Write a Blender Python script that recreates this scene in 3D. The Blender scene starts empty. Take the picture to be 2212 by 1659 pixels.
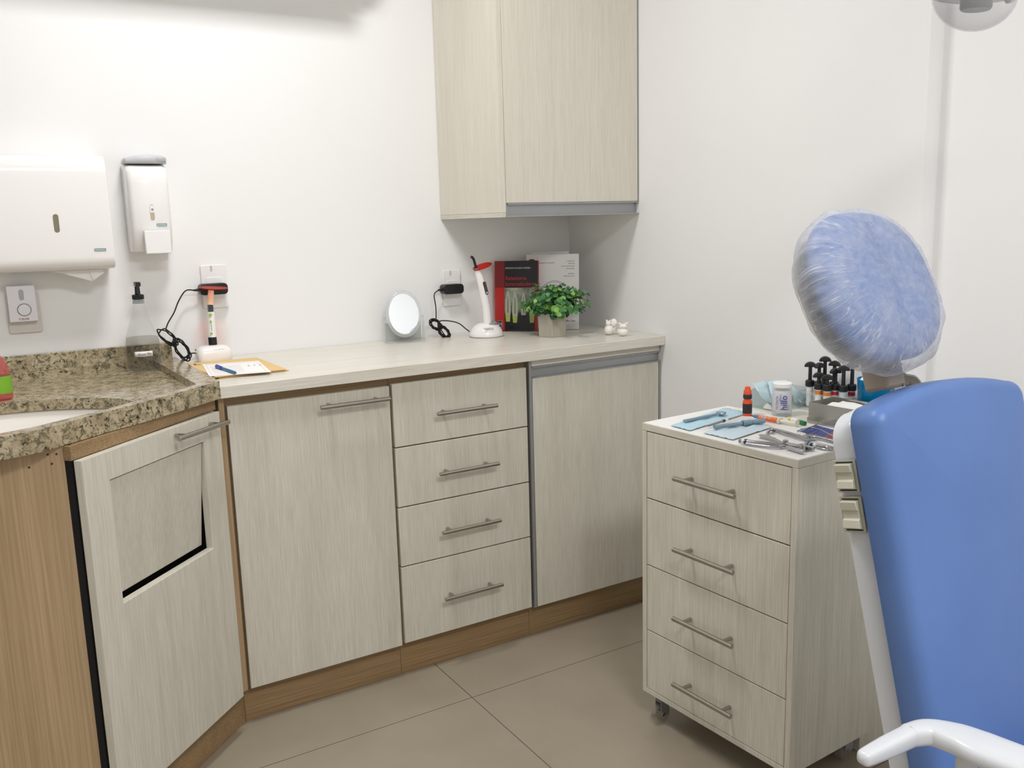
import bpy, bmesh, math, random
from mathutils import Vector, Matrix, noise
random.seed(7)
PI = math.pi
S = bpy.context.scene
COL = S.collection

# ------------------------------------------------------------------ camera
CAM = Vector((-1.8863, -2.7058, 1.2704)); FPX = 1946.96
YAW, PITCH, ROLL = -0.5417, -0.1785, -0.028
FW = Vector((-math.sin(YAW)*math.cos(PITCH), math.cos(YAW)*math.cos(PITCH), math.sin(PITCH)))
_r = Vector((math.cos(YAW), math.sin(YAW), 0)); _u = _r.cross(FW)
RT = _r*math.cos(ROLL) + _u*math.sin(ROLL); UP = _u*math.cos(ROLL) - _r*math.sin(ROLL)
cd = bpy.data.cameras.new('camera'); cam = bpy.data.objects.new('camera', cd); COL.objects.link(cam)
cd.sensor_width = 36; cd.lens = FPX*36/2212; cd.clip_start = .05
cam.matrix_world = Matrix(((RT.x, UP.x, -FW.x, CAM.x), (RT.y, UP.y, -FW.y, CAM.y), (RT.z, UP.z, -FW.z, CAM.z), (0, 0, 0, 1)))
S.camera = cam

# ------------------------------------------------------------------ light and exposure
w = bpy.data.worlds.new('world'); S.world = w; w.use_nodes = True
w.node_tree.nodes['Background'].inputs[0].default_value = (.9, .95, 1, 1)
w.node_tree.nodes['Background'].inputs[1].default_value = 0.0
S.view_settings.view_transform = 'Standard'; S.view_settings.look = 'None'
S.view_settings.gamma = 1; S.view_settings.exposure = 0.0
def area(name, loc, sx, sy, power, col=(1, .988, 1.0)):
    l = bpy.data.lights.new(name, 'AREA'); l.shape = 'RECTANGLE'; l.size = sx; l.size_y = sy
    l.energy = power; l.color = col
    o = bpy.data.objects.new(name, l); COL.objects.link(o); o.location = loc
    return o
LZ = 2.57
area('tube_light_near_wall', (-1.20, -.82, LZ), .20, .14, 8.7)
area('tube_light_near_wall', (-1.38, -.97, LZ), .20, .14, 8.7)
area('fill_light_room', (-1.25, -3.10, LZ), .9, .5, 34)  # unseen fill lamp, added to brighten the whole room

# ------------------------------------------------------------------ pixel of the photograph -> point on a real plane
def ray(px, py): return FW + RT*((px-1106)/FPX) - UP*((py-829.5)/FPX)
def PZ(px, py, z): v = ray(px, py); return CAM + v*((z-CAM.z)/v.z)
def PY(px, py, y): v = ray(px, py); return CAM + v*((y-CAM.y)/v.y)
def PX(px, py, x): v = ray(px, py); return CAM + v*((x-CAM.x)/v.x)

# ------------------------------------------------------------------ materials
def lin(c):
    return tuple(((x/255)/12.92 if x/255 <= .04045 else ((x/255+.055)/1.055)**2.4) for x in c)
MATS = {}
def mat(name, col=(200, 200, 200), rough=.5, metal=0., spec=.5, coat=0., emit=None, trans=0., alpha=1., ior=1.45, sss=0.):
    if name in MATS: return MATS[name]
    m = bpy.data.materials.new(name); m.use_nodes = True; MATS[name] = m
    b = m.node_tree.nodes['Principled BSDF']; i = b.inputs
    i['Base Color'].default_value = (*lin(col), 1); i['Roughness'].default_value = rough
    i['Metallic'].default_value = metal; i['Specular IOR Level'].default_value = spec
    i['Coat Weight'].default_value = coat; i['Transmission Weight'].default_value = trans; i['IOR'].default_value = ior
    i['Alpha'].default_value = alpha; i['Subsurface Weight'].default_value = sss
    if emit: i['Emission Color'].default_value = (*lin(emit[0]), 1); i['Emission Strength'].default_value = emit[1]
    return m
def N(m, t, **k):
    n = m.node_tree.nodes.new(t)
    for a, b in k.items(): setattr(n, a, b)
    return n
def L(m, a, b): m.node_tree.links.new(a, b)
def ramp(m, stops, fac):
    r = N(m, 'ShaderNodeValToRGB'); L(m, fac, r.inputs[0]); e = r.color_ramp.elements
    while len(e) < len(stops): e.new(.5)
    for el, (p, c) in zip(e, stops): el.position = p; el.color = (*lin(c), 1)
    return r
def coords(m, scale=(1, 1, 1), kind='Object'):
    t = N(m, 'ShaderNodeTexCoord'); p = N(m, 'ShaderNodeMapping'); L(m, t.outputs[kind], p.inputs[0])
    p.inputs['Scale'].default_value = scale; return p.outputs[0]
def noisetex(m, vec, scale, detail=3, rough=.55, dist=0):
    n = N(m, 'ShaderNodeTexNoise'); L(m, vec, n.inputs['Vector']); n.inputs['Scale'].default_value = scale
    n.inputs['Detail'].default_value = detail; n.inputs['Roughness'].default_value = rough; n.inputs['Distortion'].default_value = dist
    return n.outputs['Fac']
def mixc(m, fac, a, b, mode='MIX'):
    x = N(m, 'ShaderNodeMix', data_type='RGBA', blend_type=mode)
    for s, v in ((x.inputs[0], fac), (x.inputs[6], a), (x.inputs[7], b)):
        if hasattr(v, 'links'): L(m, v, s)
        elif isinstance(v, (int, float)): s.default_value = v
        else: s.default_value = (*lin(v), 1)
    return x.outputs[2]
def bump(m, h, strength, dist=.002):
    b = N(m, 'ShaderNodeBump'); b.inputs['Strength'].default_value = strength; b.inputs['Distance'].default_value = dist
    L(m, h, b.inputs['Height']); L(m, b.outputs[0], m.node_tree.nodes['Principled BSDF'].inputs['Normal'])
def base(m): return m.node_tree.nodes['Principled BSDF'].inputs['Base Color']

def grain(name, stops, fine, scale, rough=.42, sp=26.):
    """straight-grained board; scale = stretch of the noise along x, y, z"""
    m = mat(name, (200, 200, 200), rough)
    big = noisetex(m, coords(m, scale), sp, 3, .6, .15)
    r = ramp(m, stops, big)
    f = noisetex(m, coords(m, tuple(s*9 if s > .5 else s*5 for s in scale)), sp*1.6, 2, .6)
    fr = ramp(m, [(.38, fine[0]), (.62, fine[1])], f)
    L(m, mixc(m, 1., r.outputs[0], fr.outputs[0], 'MULTIPLY'), base(m))
    bump(m, f, .25, .0006)
    return m
LAMST = [(.25, (205, 201, 187)), (.5, (214, 210, 197)), (.75, (220, 216, 204))]
LAMF = ((240, 240, 238), (255, 255, 255))
M_LAM = grain('whitewashed_laminate_vertical', LAMST, LAMF, (1, 1, .05))
M_LAMH = grain('whitewashed_laminate_horizontal', [(.25, (217, 212, 199)), (.5, (226, 222, 211)), (.75, (232, 229, 219))], LAMF, (.05, 1, 1), .3)
M_LAMY = grain('whitewashed_laminate_crosswise', LAMST, LAMF, (1, .05, 1), .42)
M_LAMU = grain('whitewashed_laminate_upper', [(.25, (216, 210, 196)), (.75, (223, 218, 205))], ((246, 246, 244), (255, 255, 255)), (1, 1, .05), .4)
OAKST = [(.2, (166, 140, 108)), (.5, (180, 154, 121)), (.8, (194, 168, 135))]
M_OAK = grain('light_oak_vertical', OAKST, ((234, 230, 224), (255, 255, 255)), (1, 1, .025), .45, 14)
M_OAKH = grain('light_oak_horizontal', [(.2, (146, 121, 87)), (.8, (170, 143, 106))], ((228, 222, 216), (255, 255, 255)), (.03, 1, 1), .45, 18)

def paint(name, col, rough=.6, amp=.04):
    m = mat(name, col, rough, spec=.3)
    n = noisetex(m, coords(m), 1.3, 4)
    r = ramp(m, [(.3, tuple(c*.985 for c in col)), (.7, col)], n); L(m, r.outputs[0], base(m))
    bump(m, noisetex(m, coords(m), 130, 2), amp, .001)
    return m
M_WALL = paint('white_wall_paint', (241, 241, 240))
M_CEIL = paint('white_ceiling_paint', (238, 238, 236))

def tile_mat():
    m = mat('beige_porcelain_tile', (176, 164, 144), .22, spec=.5)
    t = N(m, 'ShaderNodeTexCoord'); s = N(m, 'ShaderNodeSeparateXYZ'); L(m, t.outputs['Object'], s.inputs[0])
    def seam(o, off, size):
        a = N(m, 'ShaderNodeMath', operation='SUBTRACT'); L(m, o, a.inputs[0]); a.inputs[1].default_value = off
        b = N(m, 'ShaderNodeMath', operation='PINGPONG'); L(m, a.outputs[0], b.inputs[0]); b.inputs[1].default_value = size/2
        c = N(m, 'ShaderNodeMath', operation='LESS_THAN'); L(m, b.outputs[0], c.inputs[0]); c.inputs[1].default_value = .0013
        return c.outputs[0]
    mx = N(m, 'ShaderNodeMath', operation='MAXIMUM')
    L(m, seam(s.outputs[0], -.8339, .8), mx.inputs[0]); L(m, seam(s.outputs[1], -.7006, .8), mx.inputs[1])
    n = noisetex(m, coords(m), 5, 5)
    r = ramp(m, [(.3, (152, 142, 125)), (.7, (160, 150, 133))], n)
    L(m, mixc(m, mx.outputs[0], r.outputs[0], (96, 84, 70)), base(m))
    return m
M_FLOOR = tile_mat()

def granite():
    m = mat('speckled_beige_granite', (160, 150, 130), .12, spec=.5)
    v = coords(m, (1, 1, 1))
    base_n = ramp(m, [(.3, (141, 127, 101)), (.5, (178, 164, 134)), (.7, (201, 190, 162))], noisetex(m, v, 30, 5, .7, .6))
    grey = ramp(m, [(.50, (255, 255, 255)), (.60, (164, 166, 158))], noisetex(m, v, 55, 4, .7, .8))
    vo = N(m, 'ShaderNodeTexVoronoi'); L(m, v, vo.inputs['Vector']); vo.inputs['Scale'].default_value = 150; vo.inputs['Randomness'].default_value = 1
    sp = ramp(m, [(.15, (60, 50, 40)), (.30, (255, 255, 255))], vo.outputs['Distance'])
    mask = ramp(m, [(.50, (0, 0, 0)), (.60, (255, 255, 255))], noisetex(m, v, 42, 5, .75, 1.0))
    dark = ramp(m, [(.36, (70, 58, 46)), (.42, (255, 255, 255))], noisetex(m, v, 120, 4, .65, .7))
    c = mixc(m, 1., base_n.outputs[0], grey.outputs[0], 'MULTIPLY')
    c2 = mixc(m, 1., c, dark.outputs[0], 'MULTIPLY')
    c3 = mixc(m, 1., c2, sp.outputs[0], 'MULTIPLY')
    L(m, mixc(m, mask.outputs[0], c2, c3), base(m))
    return m
M_GRAN = granite()

def clear(name, tint=(255, 255, 255), fac=.12, col=(235, 238, 240), rough=.05, ior=1.33):
    """thin clear plastic: light passes straight through, tinted, with a glossy skin"""
    if name in MATS: return MATS[name]
    m = mat(name, col, rough); p = m.node_tree.nodes['Principled BSDF']
    t = N(m, 'ShaderNodeBsdfTransparent'); t.inputs[0].default_value = (*lin(tint), 1)
    lw = N(m, 'ShaderNodeLayerWeight'); lw.inputs[0].default_value = .5
    pw = N(m, 'ShaderNodeMath', operation='POWER'); L(m, lw.outputs['Facing'], pw.inputs[0]); pw.inputs[1].default_value = 4
    fr = N(m, 'ShaderNodeMath', operation='MULTIPLY'); L(m, pw.outputs[0], fr.inputs[0]); fr.inputs[1].default_value = min(1, (ior-1)*2)
    ad = N(m, 'ShaderNodeMath', operation='ADD', use_clamp=True); L(m, fr.outputs[0], ad.inputs[0]); ad.inputs[1].default_value = fac
    mx = N(m, 'ShaderNodeMixShader'); L(m, ad.outputs[0], mx.inputs[0]); L(m, t.outputs[0], mx.inputs[1]); L(m, p.outputs[0], mx.inputs[2])
    L(m, mx.outputs[0], m.node_tree.nodes['Material Output'].inputs['Surface'])
    return m

M_ALU = mat('satin_aluminium', (168, 170, 172), .38, .6)
M_STEEL = mat('brushed_steel_handle', (176, 172, 164), .28, 1.)
M_CHROME = mat('polished_chrome', (176, 176, 180), .14, 1.)
M_WPL = mat('white_glossy_plastic', (240, 238, 236), .18, coat=.3)
M_WPL2 = mat('white_matt_plastic', (240, 239, 238), .42)
M_OFFW = mat('white_chair_shell_plastic', (206, 209, 213), .3, coat=.2)
M_GREY = mat('grey_plastic', (148, 150, 152), .4)
M_LGREY = mat('pale_grey_plastic', (196, 198, 200), .35)
M_BLK = mat('black_plastic', (22, 22, 24), .35)
M_RUB = mat('black_cable_rubber', (18, 18, 19), .5)
M_DARK = mat('dark_gap', (16, 16, 18), .8)
M_SHAD = mat('window_slot_olive', (128, 122, 98), .3)
M_PAPER = mat('white_paper', (240, 239, 236), .8, spec=.2)
M_INK = mat('black_ink', (40, 40, 42), .7)
M_KRAFT = mat('kraft_envelope', (224, 192, 136), .7, spec=.2)
M_CERAM = mat('white_ceramic', (242, 238, 230), .12, coat=.4)
M_RED = mat('red_cover', (190, 38, 34), .35)

# ------------------------------------------------------------------ mesh helpers
class B:
    def __init__(s): s.bm = bmesh.new()
    def box(s, x0, x1, y0, y1, z0, z1, mtx=None):
        vs = [Vector(c) for c in ((x0, y0, z0), (x1, y0, z0), (x1, y1, z0), (x0, y1, z0), (x0, y0, z1), (x1, y0, z1), (x1, y1, z1), (x0, y1, z1))]
        if mtx: vs = [mtx @ v for v in vs]
        v = [s.bm.verts.new(c) for c in vs]
        for f in ((0, 3, 2, 1), (4, 5, 6, 7), (0, 1, 5, 4), (1, 2, 6, 5), (2, 3, 7, 6), (3, 0, 4, 7)): s.bm.faces.new([v[i] for i in f])
        return s
    def rings(s, rr, cap=True, closed=True):
        R_ = [[s.bm.verts.new(c) for c in r] for r in rr]; n = len(R_[0])
        for a, b in zip(R_, R_[1:]):
            for i in range(n if closed else n-1):
                j = (i+1) % n; s.bm.faces.new((a[i], a[j], b[j], b[i]))
        if cap and closed:
            s.bm.faces.new(R_[0][::-1]); s.bm.faces.new(R_[-1])
        return s
    def lathe(s, prof, n=24, mtx=None, cap=True, sx=1., sy=1.):
        mtx = mtx or Matrix()
        return s.rings([[mtx @ Vector((r*sx*math.cos(2*PI*i/n), r*sy*math.sin(2*PI*i/n), z)) for i in range(n)] for r, z in prof], cap)
    def cyl(s, p0, p1, r0, r1=None, n=14):
        return s.tube([p0, p1], [r0, r1 if r1 is not None else r0], n)
    def tube(s, pts, r, n=8, flat=1.):
        pts = [Vector(p) for p in pts]; rr = r if isinstance(r, (list, tuple)) else [r]*len(pts)
        out = []; prev = None
        for k, p in enumerate(pts):
            t = (pts[min(k+1, len(pts)-1)] - pts[max(k-1, 0)]).normalized()
            if prev is None:
                a = t.orthogonal().normalized() if abs(t.z) > .95 else t.cross(Vector((0, 0, 1))).normalized()
            else:
                a = (prev - t*prev.dot(t))
                a = a.normalized() if a.length > 1e-6 else t.orthogonal().normalized()
            prev = a; b = t.cross(a)
            out.append([p + a*rr[k]*math.cos(2*PI*i/n) + b*rr[k]*flat*math.sin(2*PI*i/n) for i in range(n)])
        return s.rings(out)
    def prism(s, poly, z0, z1, mtx=None):
        mtx = mtx or Matrix()
        return s.rings([[mtx @ Vector((x, y, z)) for x, y in poly] for z in (z0, z1)])
    def sphere(s, c, r, n=16, m=10, sc=(1, 1, 1), mtx=None):
        mtx = mtx or Matrix(); c = Vector(c)
        pr = [(max(math.sin(PI*k/m), .02)*r, -math.cos(PI*k/m)*r) for k in range(m+1)]
        return s.rings([[mtx @ (c + Vector((q*sc[0]*math.cos(2*PI*i/n), q*sc[1]*math.sin(2*PI*i/n), z*sc[2]))) for i in range(n)] for q, z in pr])
    def grid(s, fn, nu, nv, thick=None):
        V = [[s.bm.verts.new(fn(i/nu, j/nv)) for i in range(nu+1)] for j in range(nv+1)]
        for j in range(nv):
            for i in range(nu): s.bm.faces.new((V[j][i], V[j][i+1], V[j+1][i+1], V[j+1][i]))
        if thick: 
            g = bmesh.ops.solidify(s.bm, geom=s.bm.faces[:], thickness=thick)
        return s

WM = {}
def smooth_path(ps, k=8):
    ps = [Vector(p) for p in ps]; out = []
    for i in range(len(ps)-1):
        a = ps[max(i-1, 0)]; b = ps[i]; c = ps[i+1]; d = ps[min(i+2, len(ps)-1)]
        for j in range(k):
            t = j/k
            out.append(.5*((2*b) + (c-a)*t + (2*a-5*b+4*c-d)*t*t + (3*b-a-3*c+d)*t**3))
    return out + [ps[-1]]
def rpoly(w, h, r, n=5, cx=0, cy=0):
    r = r if isinstance(r, (list, tuple)) else [r]*4; out = []
    for q, (sx, sy) in enumerate(((1, 1), (-1, 1), (-1, -1), (1, -1))):
        for k in range(n+1):
            a = PI/2*q + PI/2*k/n
            out.append((cx + sx*(w/2-r[q]) + r[q]*math.cos(a), cy + sy*(h/2-r[q]) + r[q]*math.sin(a)))
    return out
def thing(name, label, cat, loc=(0, 0, 0), rotz=0, group=None, kind=None, mtx=None):
    o = bpy.data.objects.new(name, None); COL.objects.link(o); o.empty_display_size = .05
    M = mtx or (Matrix.Translation(Vector(loc)) @ Matrix.Rotation(rotz, 4, 'Z'))
    o.matrix_world = M; WM[o] = M
    tag(o, label, cat, group, kind); return o
def tag(o, label=None, cat=None, group=None, kind=None):
    if label: o['label'] = label
    if cat: o['category'] = cat
    if group: o['group'] = group
    if kind: o['kind'] = kind
    return o
def obj(name, b, m, parent=None, world=False, bevel=0, seg=2, smooth=None, sub=0, label=None):
    """link builder b as ONE mesh object; coordinates are the parent thing's own unless world=True"""
    bm = b.bm; M = WM[parent] if parent else Matrix()
    if world and parent: bm.transform(M.inverted())
    bmesh.ops.recalc_face_normals(bm, faces=bm.faces[:])
    me = bpy.data.meshes.new(name); bm.to_mesh(me); bm.free()
    me.materials.append(m)
    o = bpy.data.objects.new(name, me); COL.objects.link(o)
    if parent: o.parent = parent
    WM[o] = M
    if smooth is None: smooth = 35
    if smooth:
        for p in me.polygons: p.use_smooth = True
        try: me.set_sharp_from_angle(angle=math.radians(smooth))
        except Exception: pass
    if bevel:
        d = o.modifiers.new('bevel', 'BEVEL'); d.width = bevel; d.segments = seg; d.limit_method = 'ANGLE'; d.angle_limit = math.radians(40)
        d.harden_normals = False
    if sub:
        d = o.modifiers.new('sub', 'SUBSURF'); d.levels = sub; d.render_levels = sub
    if label: o['label'] = label
    return o
def struct(name, b, m, label=None):
    o = obj(name, b, m); o['kind'] = 'structure'
    if label: o['label'] = label
    return o
def text(name, s, size, m, parent, mtx, ext=.00015, align='LEFT', sx=1.):
    """letters as a flat mesh; mtx maps x (reading), y (up), z (out of the surface) to the thing's own coordinates"""
    c = bpy.data.curves.new(name, 'FONT'); c.body = s; c.size = size; c.extrude = ext; c.align_x = align; c.resolution_u = 2
    t = bpy.data.objects.new(name, c); COL.objects.link(t)
    dg = bpy.context.evaluated_depsgraph_get(); me = bpy.data.meshes.new_from_object(t.evaluated_get(dg))
    bpy.data.objects.remove(t); bpy.data.curves.remove(c)
    me.transform(mtx @ Matrix.Scale(sx, 4, (1, 0, 0))); me.materials.clear(); me.materials.append(m); me.name = name
    o = bpy.data.objects.new(name, me); COL.objects.link(o); o.parent = parent; WM[o] = WM[parent]
    return o
def frame(o, x, y):
    """matrix with origin o, x axis x, y axis y"""
    x = Vector(x).normalized(); y = Vector(y); y = (y - x*y.dot(x)).normalized(); z = x.cross(y)
    return Matrix(((x.x, y.x, z.x, o[0]), (x.y, y.y, z.y, o[1]), (x.z, y.z, z.z, o[2]), (0, 0, 0, 1)))
def dup(root, loc=None, rotz=None, label=None, mtx=None):
    r = root.copy(); COL.objects.link(r)
    M = mtx or (Matrix.Translation(Vector(loc)) @ Matrix.Rotation(rotz or 0, 4, 'Z'))
    r.matrix_world = M; WM[r] = M
    if label: r['label'] = label
    for ch in list(root.children):
        c = ch.copy(); COL.objects.link(c); c.parent = r
        for g in list(ch.children):
            d = g.copy(); COL.objects.link(d); d.parent = c
    return r

# ------------------------------------------------------------------ the room
X0, Y0, CZ = -3.3, -4.3, 2.6
struct('floor', B().box(X0-.1, .2, Y0-.1, .1, -.05, 0), M_FLOOR)
struct('ceiling', B().box(X0-.1, .2, Y0-.1, .1, CZ, CZ+.05), M_CEIL)
struct('wall_back', B().box(X0-.1, .2, 0, .1, 0, CZ), M_WALL)
struct('wall_right', B().prism([(0, 0), (.2, 0), (.2, Y0-.1), (.05, Y0-.1), (.05, -1.403), (0, -1.403)], 0, CZ), M_WALL)
struct('wall_left', B().box(X0-.1, X0, Y0-.1, 0, 0, CZ), M_WALL)
struct('wall_front', B().box(X0, .05, Y0-.1, Y0, 0, CZ), M_WALL)

# ceiling lights (the lamps' own housings; the large one is an added fill)
M_LAMP = mat('lit_lamp_diffuser', (255, 252, 244), .5, emit=((255, 252, 244), 6))
def ceiling_lamp(x, y, sx, sy, label):
    t = thing('ceiling_lamp', label, 'lamp', (x, y, CZ))
    obj('lamp_housing', B().box(-sx/2-.02, sx/2+.02, -sy/2-.02, sy/2+.02, -.02, 0), M_WPL2, t, bevel=.003)
    obj('diffuser', B().box(-sx/2, sx/2, -sy/2, sy/2, -.026, -.0205), M_LAMP, t)
ceiling_lamp(-1.20, -.82, .2, .14, 'small square ceiling lamp nearest the wall cabinet')
ceiling_lamp(-1.38, -.97, .2, .14, 'small square ceiling lamp nearest the paper towel dispenser')
ceiling_lamp(-1.25, -3.10, .9, .5, 'large rectangular fill lamp added on the ceiling in the middle of the room')

# air conditioner above the frame; only its shadow falls into the picture
ac = thing('air_conditioner', 'white wall air conditioner high on the back wall', 'air conditioner', (-1.27, 0, 2.006))
obj('housing', B().prism([(-.001, 0), (-.001, .28), (-.19, .28), (-.205, .22), (-.20, .07), (-.13, 0)], -.46, .46,
    Matrix(((0, 0, 1, 0), (1, 0, 0, 0), (0, 1, 0, 0), (0, 0, 0, 1)))), M_WPL2, ac, bevel=.01, seg=3)
obj('air_outlet', B().box(-.4, .4, -.192, -.135, .004, .03, Matrix.Rotation(0, 4, 'X')), M_GREY, ac)

# ------------------------------------------------------------------ base cabinets along the back wall
YD, YC = -.503, -.4845      # door faces, carcass front
def bar_handle(parent, p0, p1, nrm, world=True, r=.0058, off=.03, name='handle'):
    p0, p1, nrm = Vector(p0), Vector(p1), Vector(nrm).normalized(); d = (p1-p0)
    b = B().tube([p0, p1], r, 14)
    for k in (.16, .84):
        q = p0 + d*k; b.tube([q, q - nrm*off], r*.82, 10)
    return obj(name, b, M_STEEL, parent, world=world, label='brushed steel bar handle', bevel=.0006)
def cab(name, label, x0, x1, cat='cabinet', top=.8695):
    t = thing(name, label, cat, ((x0+x1)/2, YC, 0))
    obj('carcass', B().box(x0, x1, YC, -.002, .1, top), M_OAKH, t, world=True)
    obj('plinth', B().box(x0 - (.0065 if x0 < -1.3 else 0), x1, -.473, -.455, 0.001, .0995), M_OAKH, t, world=True)
    return t
c1 = cab('base_cabinet', 'base cabinet with one tall whitewashed door and bar handle, between sink unit and drawers', -1.378, -.9405)
obj('door', B().box(-1.372, -.9445, YD, YC-.0005, .1018, .8457), M_LAM, c1, world=True, bevel=.0012)
dr = [o for o in c1.children if o.name.startswith('door')][0]
bar_handle(dr, (-1.148, YD-.032, .818), (-.957, YD-.032, .818), (0, -1, 0))
c2 = cab('drawer_cabinet', 'fixed base cabinet with four whitewashed drawers under the worktop', -.9395, -.5055)
zs = [(.1055, .330), (.3335, .5015), (.505, .6715), (.675, .8495)]
for (a, b_), hz in zip(zs, (.219, .4165, .587, .7575)):
    d_ = obj('drawer', B().box(-.9365, -.5115, YD, YC-.0005, a, b_), M_LAM, c2, world=True, bevel=.0012)
    bar_handle(d_, (-.820, YD-.032, hz), (-.630, YD-.032, hz), (0, -1, 0))
c3 = cab('corner_base_cabinet', 'base cabinet with grey aluminium grip profile in the room corner', -.5045, -.002)
obj('door', B().box(-.4905, -.010, YD, YC-.0005, .1018, .815), M_LAM, c3, world=True, bevel=.0012)
obj('top_rail', B().box(-.4905, -.004, YD+.003, YC-.0005, .8495, .8690), M_LAMH, c3, world=True, bevel=.0008)
obj('grip_profile', B().box(-.4905, -.004, YD+.012, YC-.0005, .8155, .8490).box(-.4905, -.004, YD-.0015, YD+.0115, .8155, .8185).box(-.4905, -.004, YD-.0005, YD+.0115, .846, .8490), M_ALU, c3, world=True, label='grey aluminium grip profile')
obj('edge_profile', B().box(-.5025, -.4935, YD-.001, YC-.0005, .1018, .8690), M_ALU, c3, world=True, label='grey aluminium edge strip')
obj('edge_profile', B().box(-.0085, -.003, YD-.0005, YC-.0005, .1018, .815), M_ALU, c3, world=True, label='grey aluminium edge strip')

# worktop
wt = obj('worktop', B().box(-1.3895, -.001, -.523, -.0015, .870, .900), M_LAMH, None, bevel=.0012)
tag(wt, 'long whitewashed laminate worktop along the back wall', 'worktop')

# ------------------------------------------------------------------ sink unit on the angled corner
GA = .76; DT = Vector((-math.cos(GA), -math.sin(GA), 0)); DN = Vector((math.sin(GA), -math.cos(GA), 0)); Q0 = Vector((-1.3964, -.5318, 0))
def sd(s, off=0, z=0): return Q0 + DT*s + DN*off + Vector((0, 0, z))
sink = thing('sink_cabinet', 'angled sink cabinet with a flap door and a bare oak side panel', 'cabinet', (-1.75, -.45, 0))
# body polygon under the granite; shade inside is painted as dark colour
inner = [sd(.003, -.0205), sd(.470, -.0205)]
inn2 = [sd(.003, -.080), sd(.470, -.080)]
body = [(-1.3915, -.003), (-1.3915, -.46), (inn2[0].x, inn2[0].y), (inn2[1].x, inn2[1].y), (-1.80, -.7995), (-2.40, -.7995), (-2.40, -.003)]
obj('carcass', B().prism(body, .1, .715), mat('cabinet_inside_shade', (40, 36, 32), .8), sink, world=True, label='cabinet inside with shade painted dark')
def sprism(s0, s1, o0, o1, z0, z1): return B().prism([(sd(a, b).x, sd(a, b).y) for a, b in ((s0, o0), (s1, o0), (s1, o1), (s0, o1))], z0, z1)
obj('top_rail', sprism(-.014, .466, -.0205, -.036, .8435, .871), M_OAKH, sink, world=True)
obj('left_gap_shade', sprism(.4545, .4625, -.0245, -.040, .1, .8430), M_DARK, sink, world=True)  # strip coloured dark to paint the shade in the gap beside the door
obj('right_post', sprism(-.004, .012, -.0205, -.036, .1, .8430), M_OAK, sink, world=True)
obj('bottom_rail', sprism(.0125, .454, -.0205, -.036, .1, .118), M_OAKH, sink, world=True)
obj('side_panel', B().box(-2.40, -1.7445, -.8215, -.8015, .002, .871), M_OAK, sink, world=True, label='bare oak panel with vertical grain')
obj('corner_post', B().prism([(-1.392, -.503), (-1.3785, -.4985), (-1.3785, -.460), (-1.402, -.465)], .1, .869), M_OAK, sink, world=True)
for px, py in ((103, 982), (122, 981), (112, 1002), (63, 1010)):
    p = PY(px, py, -.8225); obj('screw_hole', B().cyl(p, p+Vector((0, .002, 0)), .0022, n=10), mat('dark_screw_hole', (74, 54, 26), .8), sink, world=True)
obj('plinth', B().prism([(sd(-.0485, -.035).x, sd(-.0485, -.035).y), (sd(.46, -.035).x, sd(.46, -.035).y), (sd(.46, -.052).x, sd(.46, -.052).y), (sd(-.056, -.052).x, sd(-.056, -.052).y)], .001, .0995), M_OAKH, sink, world=True)
# flap door: board with a rectangular opening
SD = frame(Q0 + Vector((0, 0, 0)), -DT, (0, 0, 1))      # x = along the face to the right, y = up, z = outwards
def sbox(x0, x1, y0, y1, z0, z1): return B().box(x0, x1, y0, y1, z0, z1, SD)
hx0, hx1, hz0, hz1 = -.393, -.0745, .525, .786
dm = B(); bm = dm.bm
o4 = [(-.463, .104), (-.003, .104), (-.003, .843), (-.463, .843)]; i4 = [(hx0, hz0), (hx1, hz0), (hx1, hz1), (hx0, hz1)]
for zz in (0, 1):
    z_ = -.0185 if zz == 0 else 0
    if zz == 0: Ob = [bm.verts.new(SD @ Vector((x, y, z_))) for x, y in o4]; Ib = [bm.verts.new(SD @ Vector((x, y, z_))) for x, y in i4]
    else: Of = [bm.verts.new(SD @ Vector((x, y, z_))) for x, y in o4]; If = [bm.verts.new(SD @ Vector((x, y, z_))) for x, y in i4]
for k in range(4):
    j = (k+1) % 4
    bm.faces.new((Of[k], Of[j], If[j], If[k])); bm.faces.new((Ob[j], Ob[k], Ib[k], Ib[j]))
    bm.faces.new((Ob[k], Ob[j], Of[j], Of[k])); bm.faces.new((If[k], If[j], Ib[j], Ib[k]))
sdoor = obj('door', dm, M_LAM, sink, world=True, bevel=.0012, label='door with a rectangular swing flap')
fl = SD @ Matrix.Translation(Vector((0, hz1-.003, -.004))) @ Matrix.Rotation(math.radians(5.5), 4, 'X')
obj('flap', B().box(hx0+.0015, hx1-.0040, -(hz1-hz0)+.010, 0, -.0045, 0, fl), M_LAM, sdoor, world=True, bevel=.0008)
bar_handle(sdoor, SD @ Vector((-.207, .826, .032)), SD @ Vector((-.016, .821, .032)), DN)

# granite vanity top: recessed wet area, rim, bowl cut-out
gz, gi = .915, .897
outer = [(-1.391, -.003), (-1.391, -.530), (-1.50, -.622), (-1.60, -.705), (-1.668, -.752), (-1.733, -.805), (-1.80, -.858), (-1.861, -.878), (-1.95, -.895), (-2.1, -.905), (-2.40, -.905), (-2.40, -.003)]
inn = [(-1.455, -.030), (-1.446, -.539), (-1.50, -.590), (-1.605, -.675), (-1.68, -.735), (-1.745, -.780), (-1.81, -.825), (-1.875, -.848), (-1.95, -.860), (-2.1, -.868), (-2.37, -.868), (-2.37, -.030)]
bc = Vector((-1.895, -.585)); ba, bb = .305, .200; nb = 48
bowl = []
for k in range(nb):
    a = 2*PI*k/nb; bowl.append((bc.x + ba*math.cos(a), bc.y + bb*math.sin(a)))
bd = B(); bm = bd.bm
def ring(pts, z): return [bm.verts.new((x, y, z)) for x, y in pts]
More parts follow.
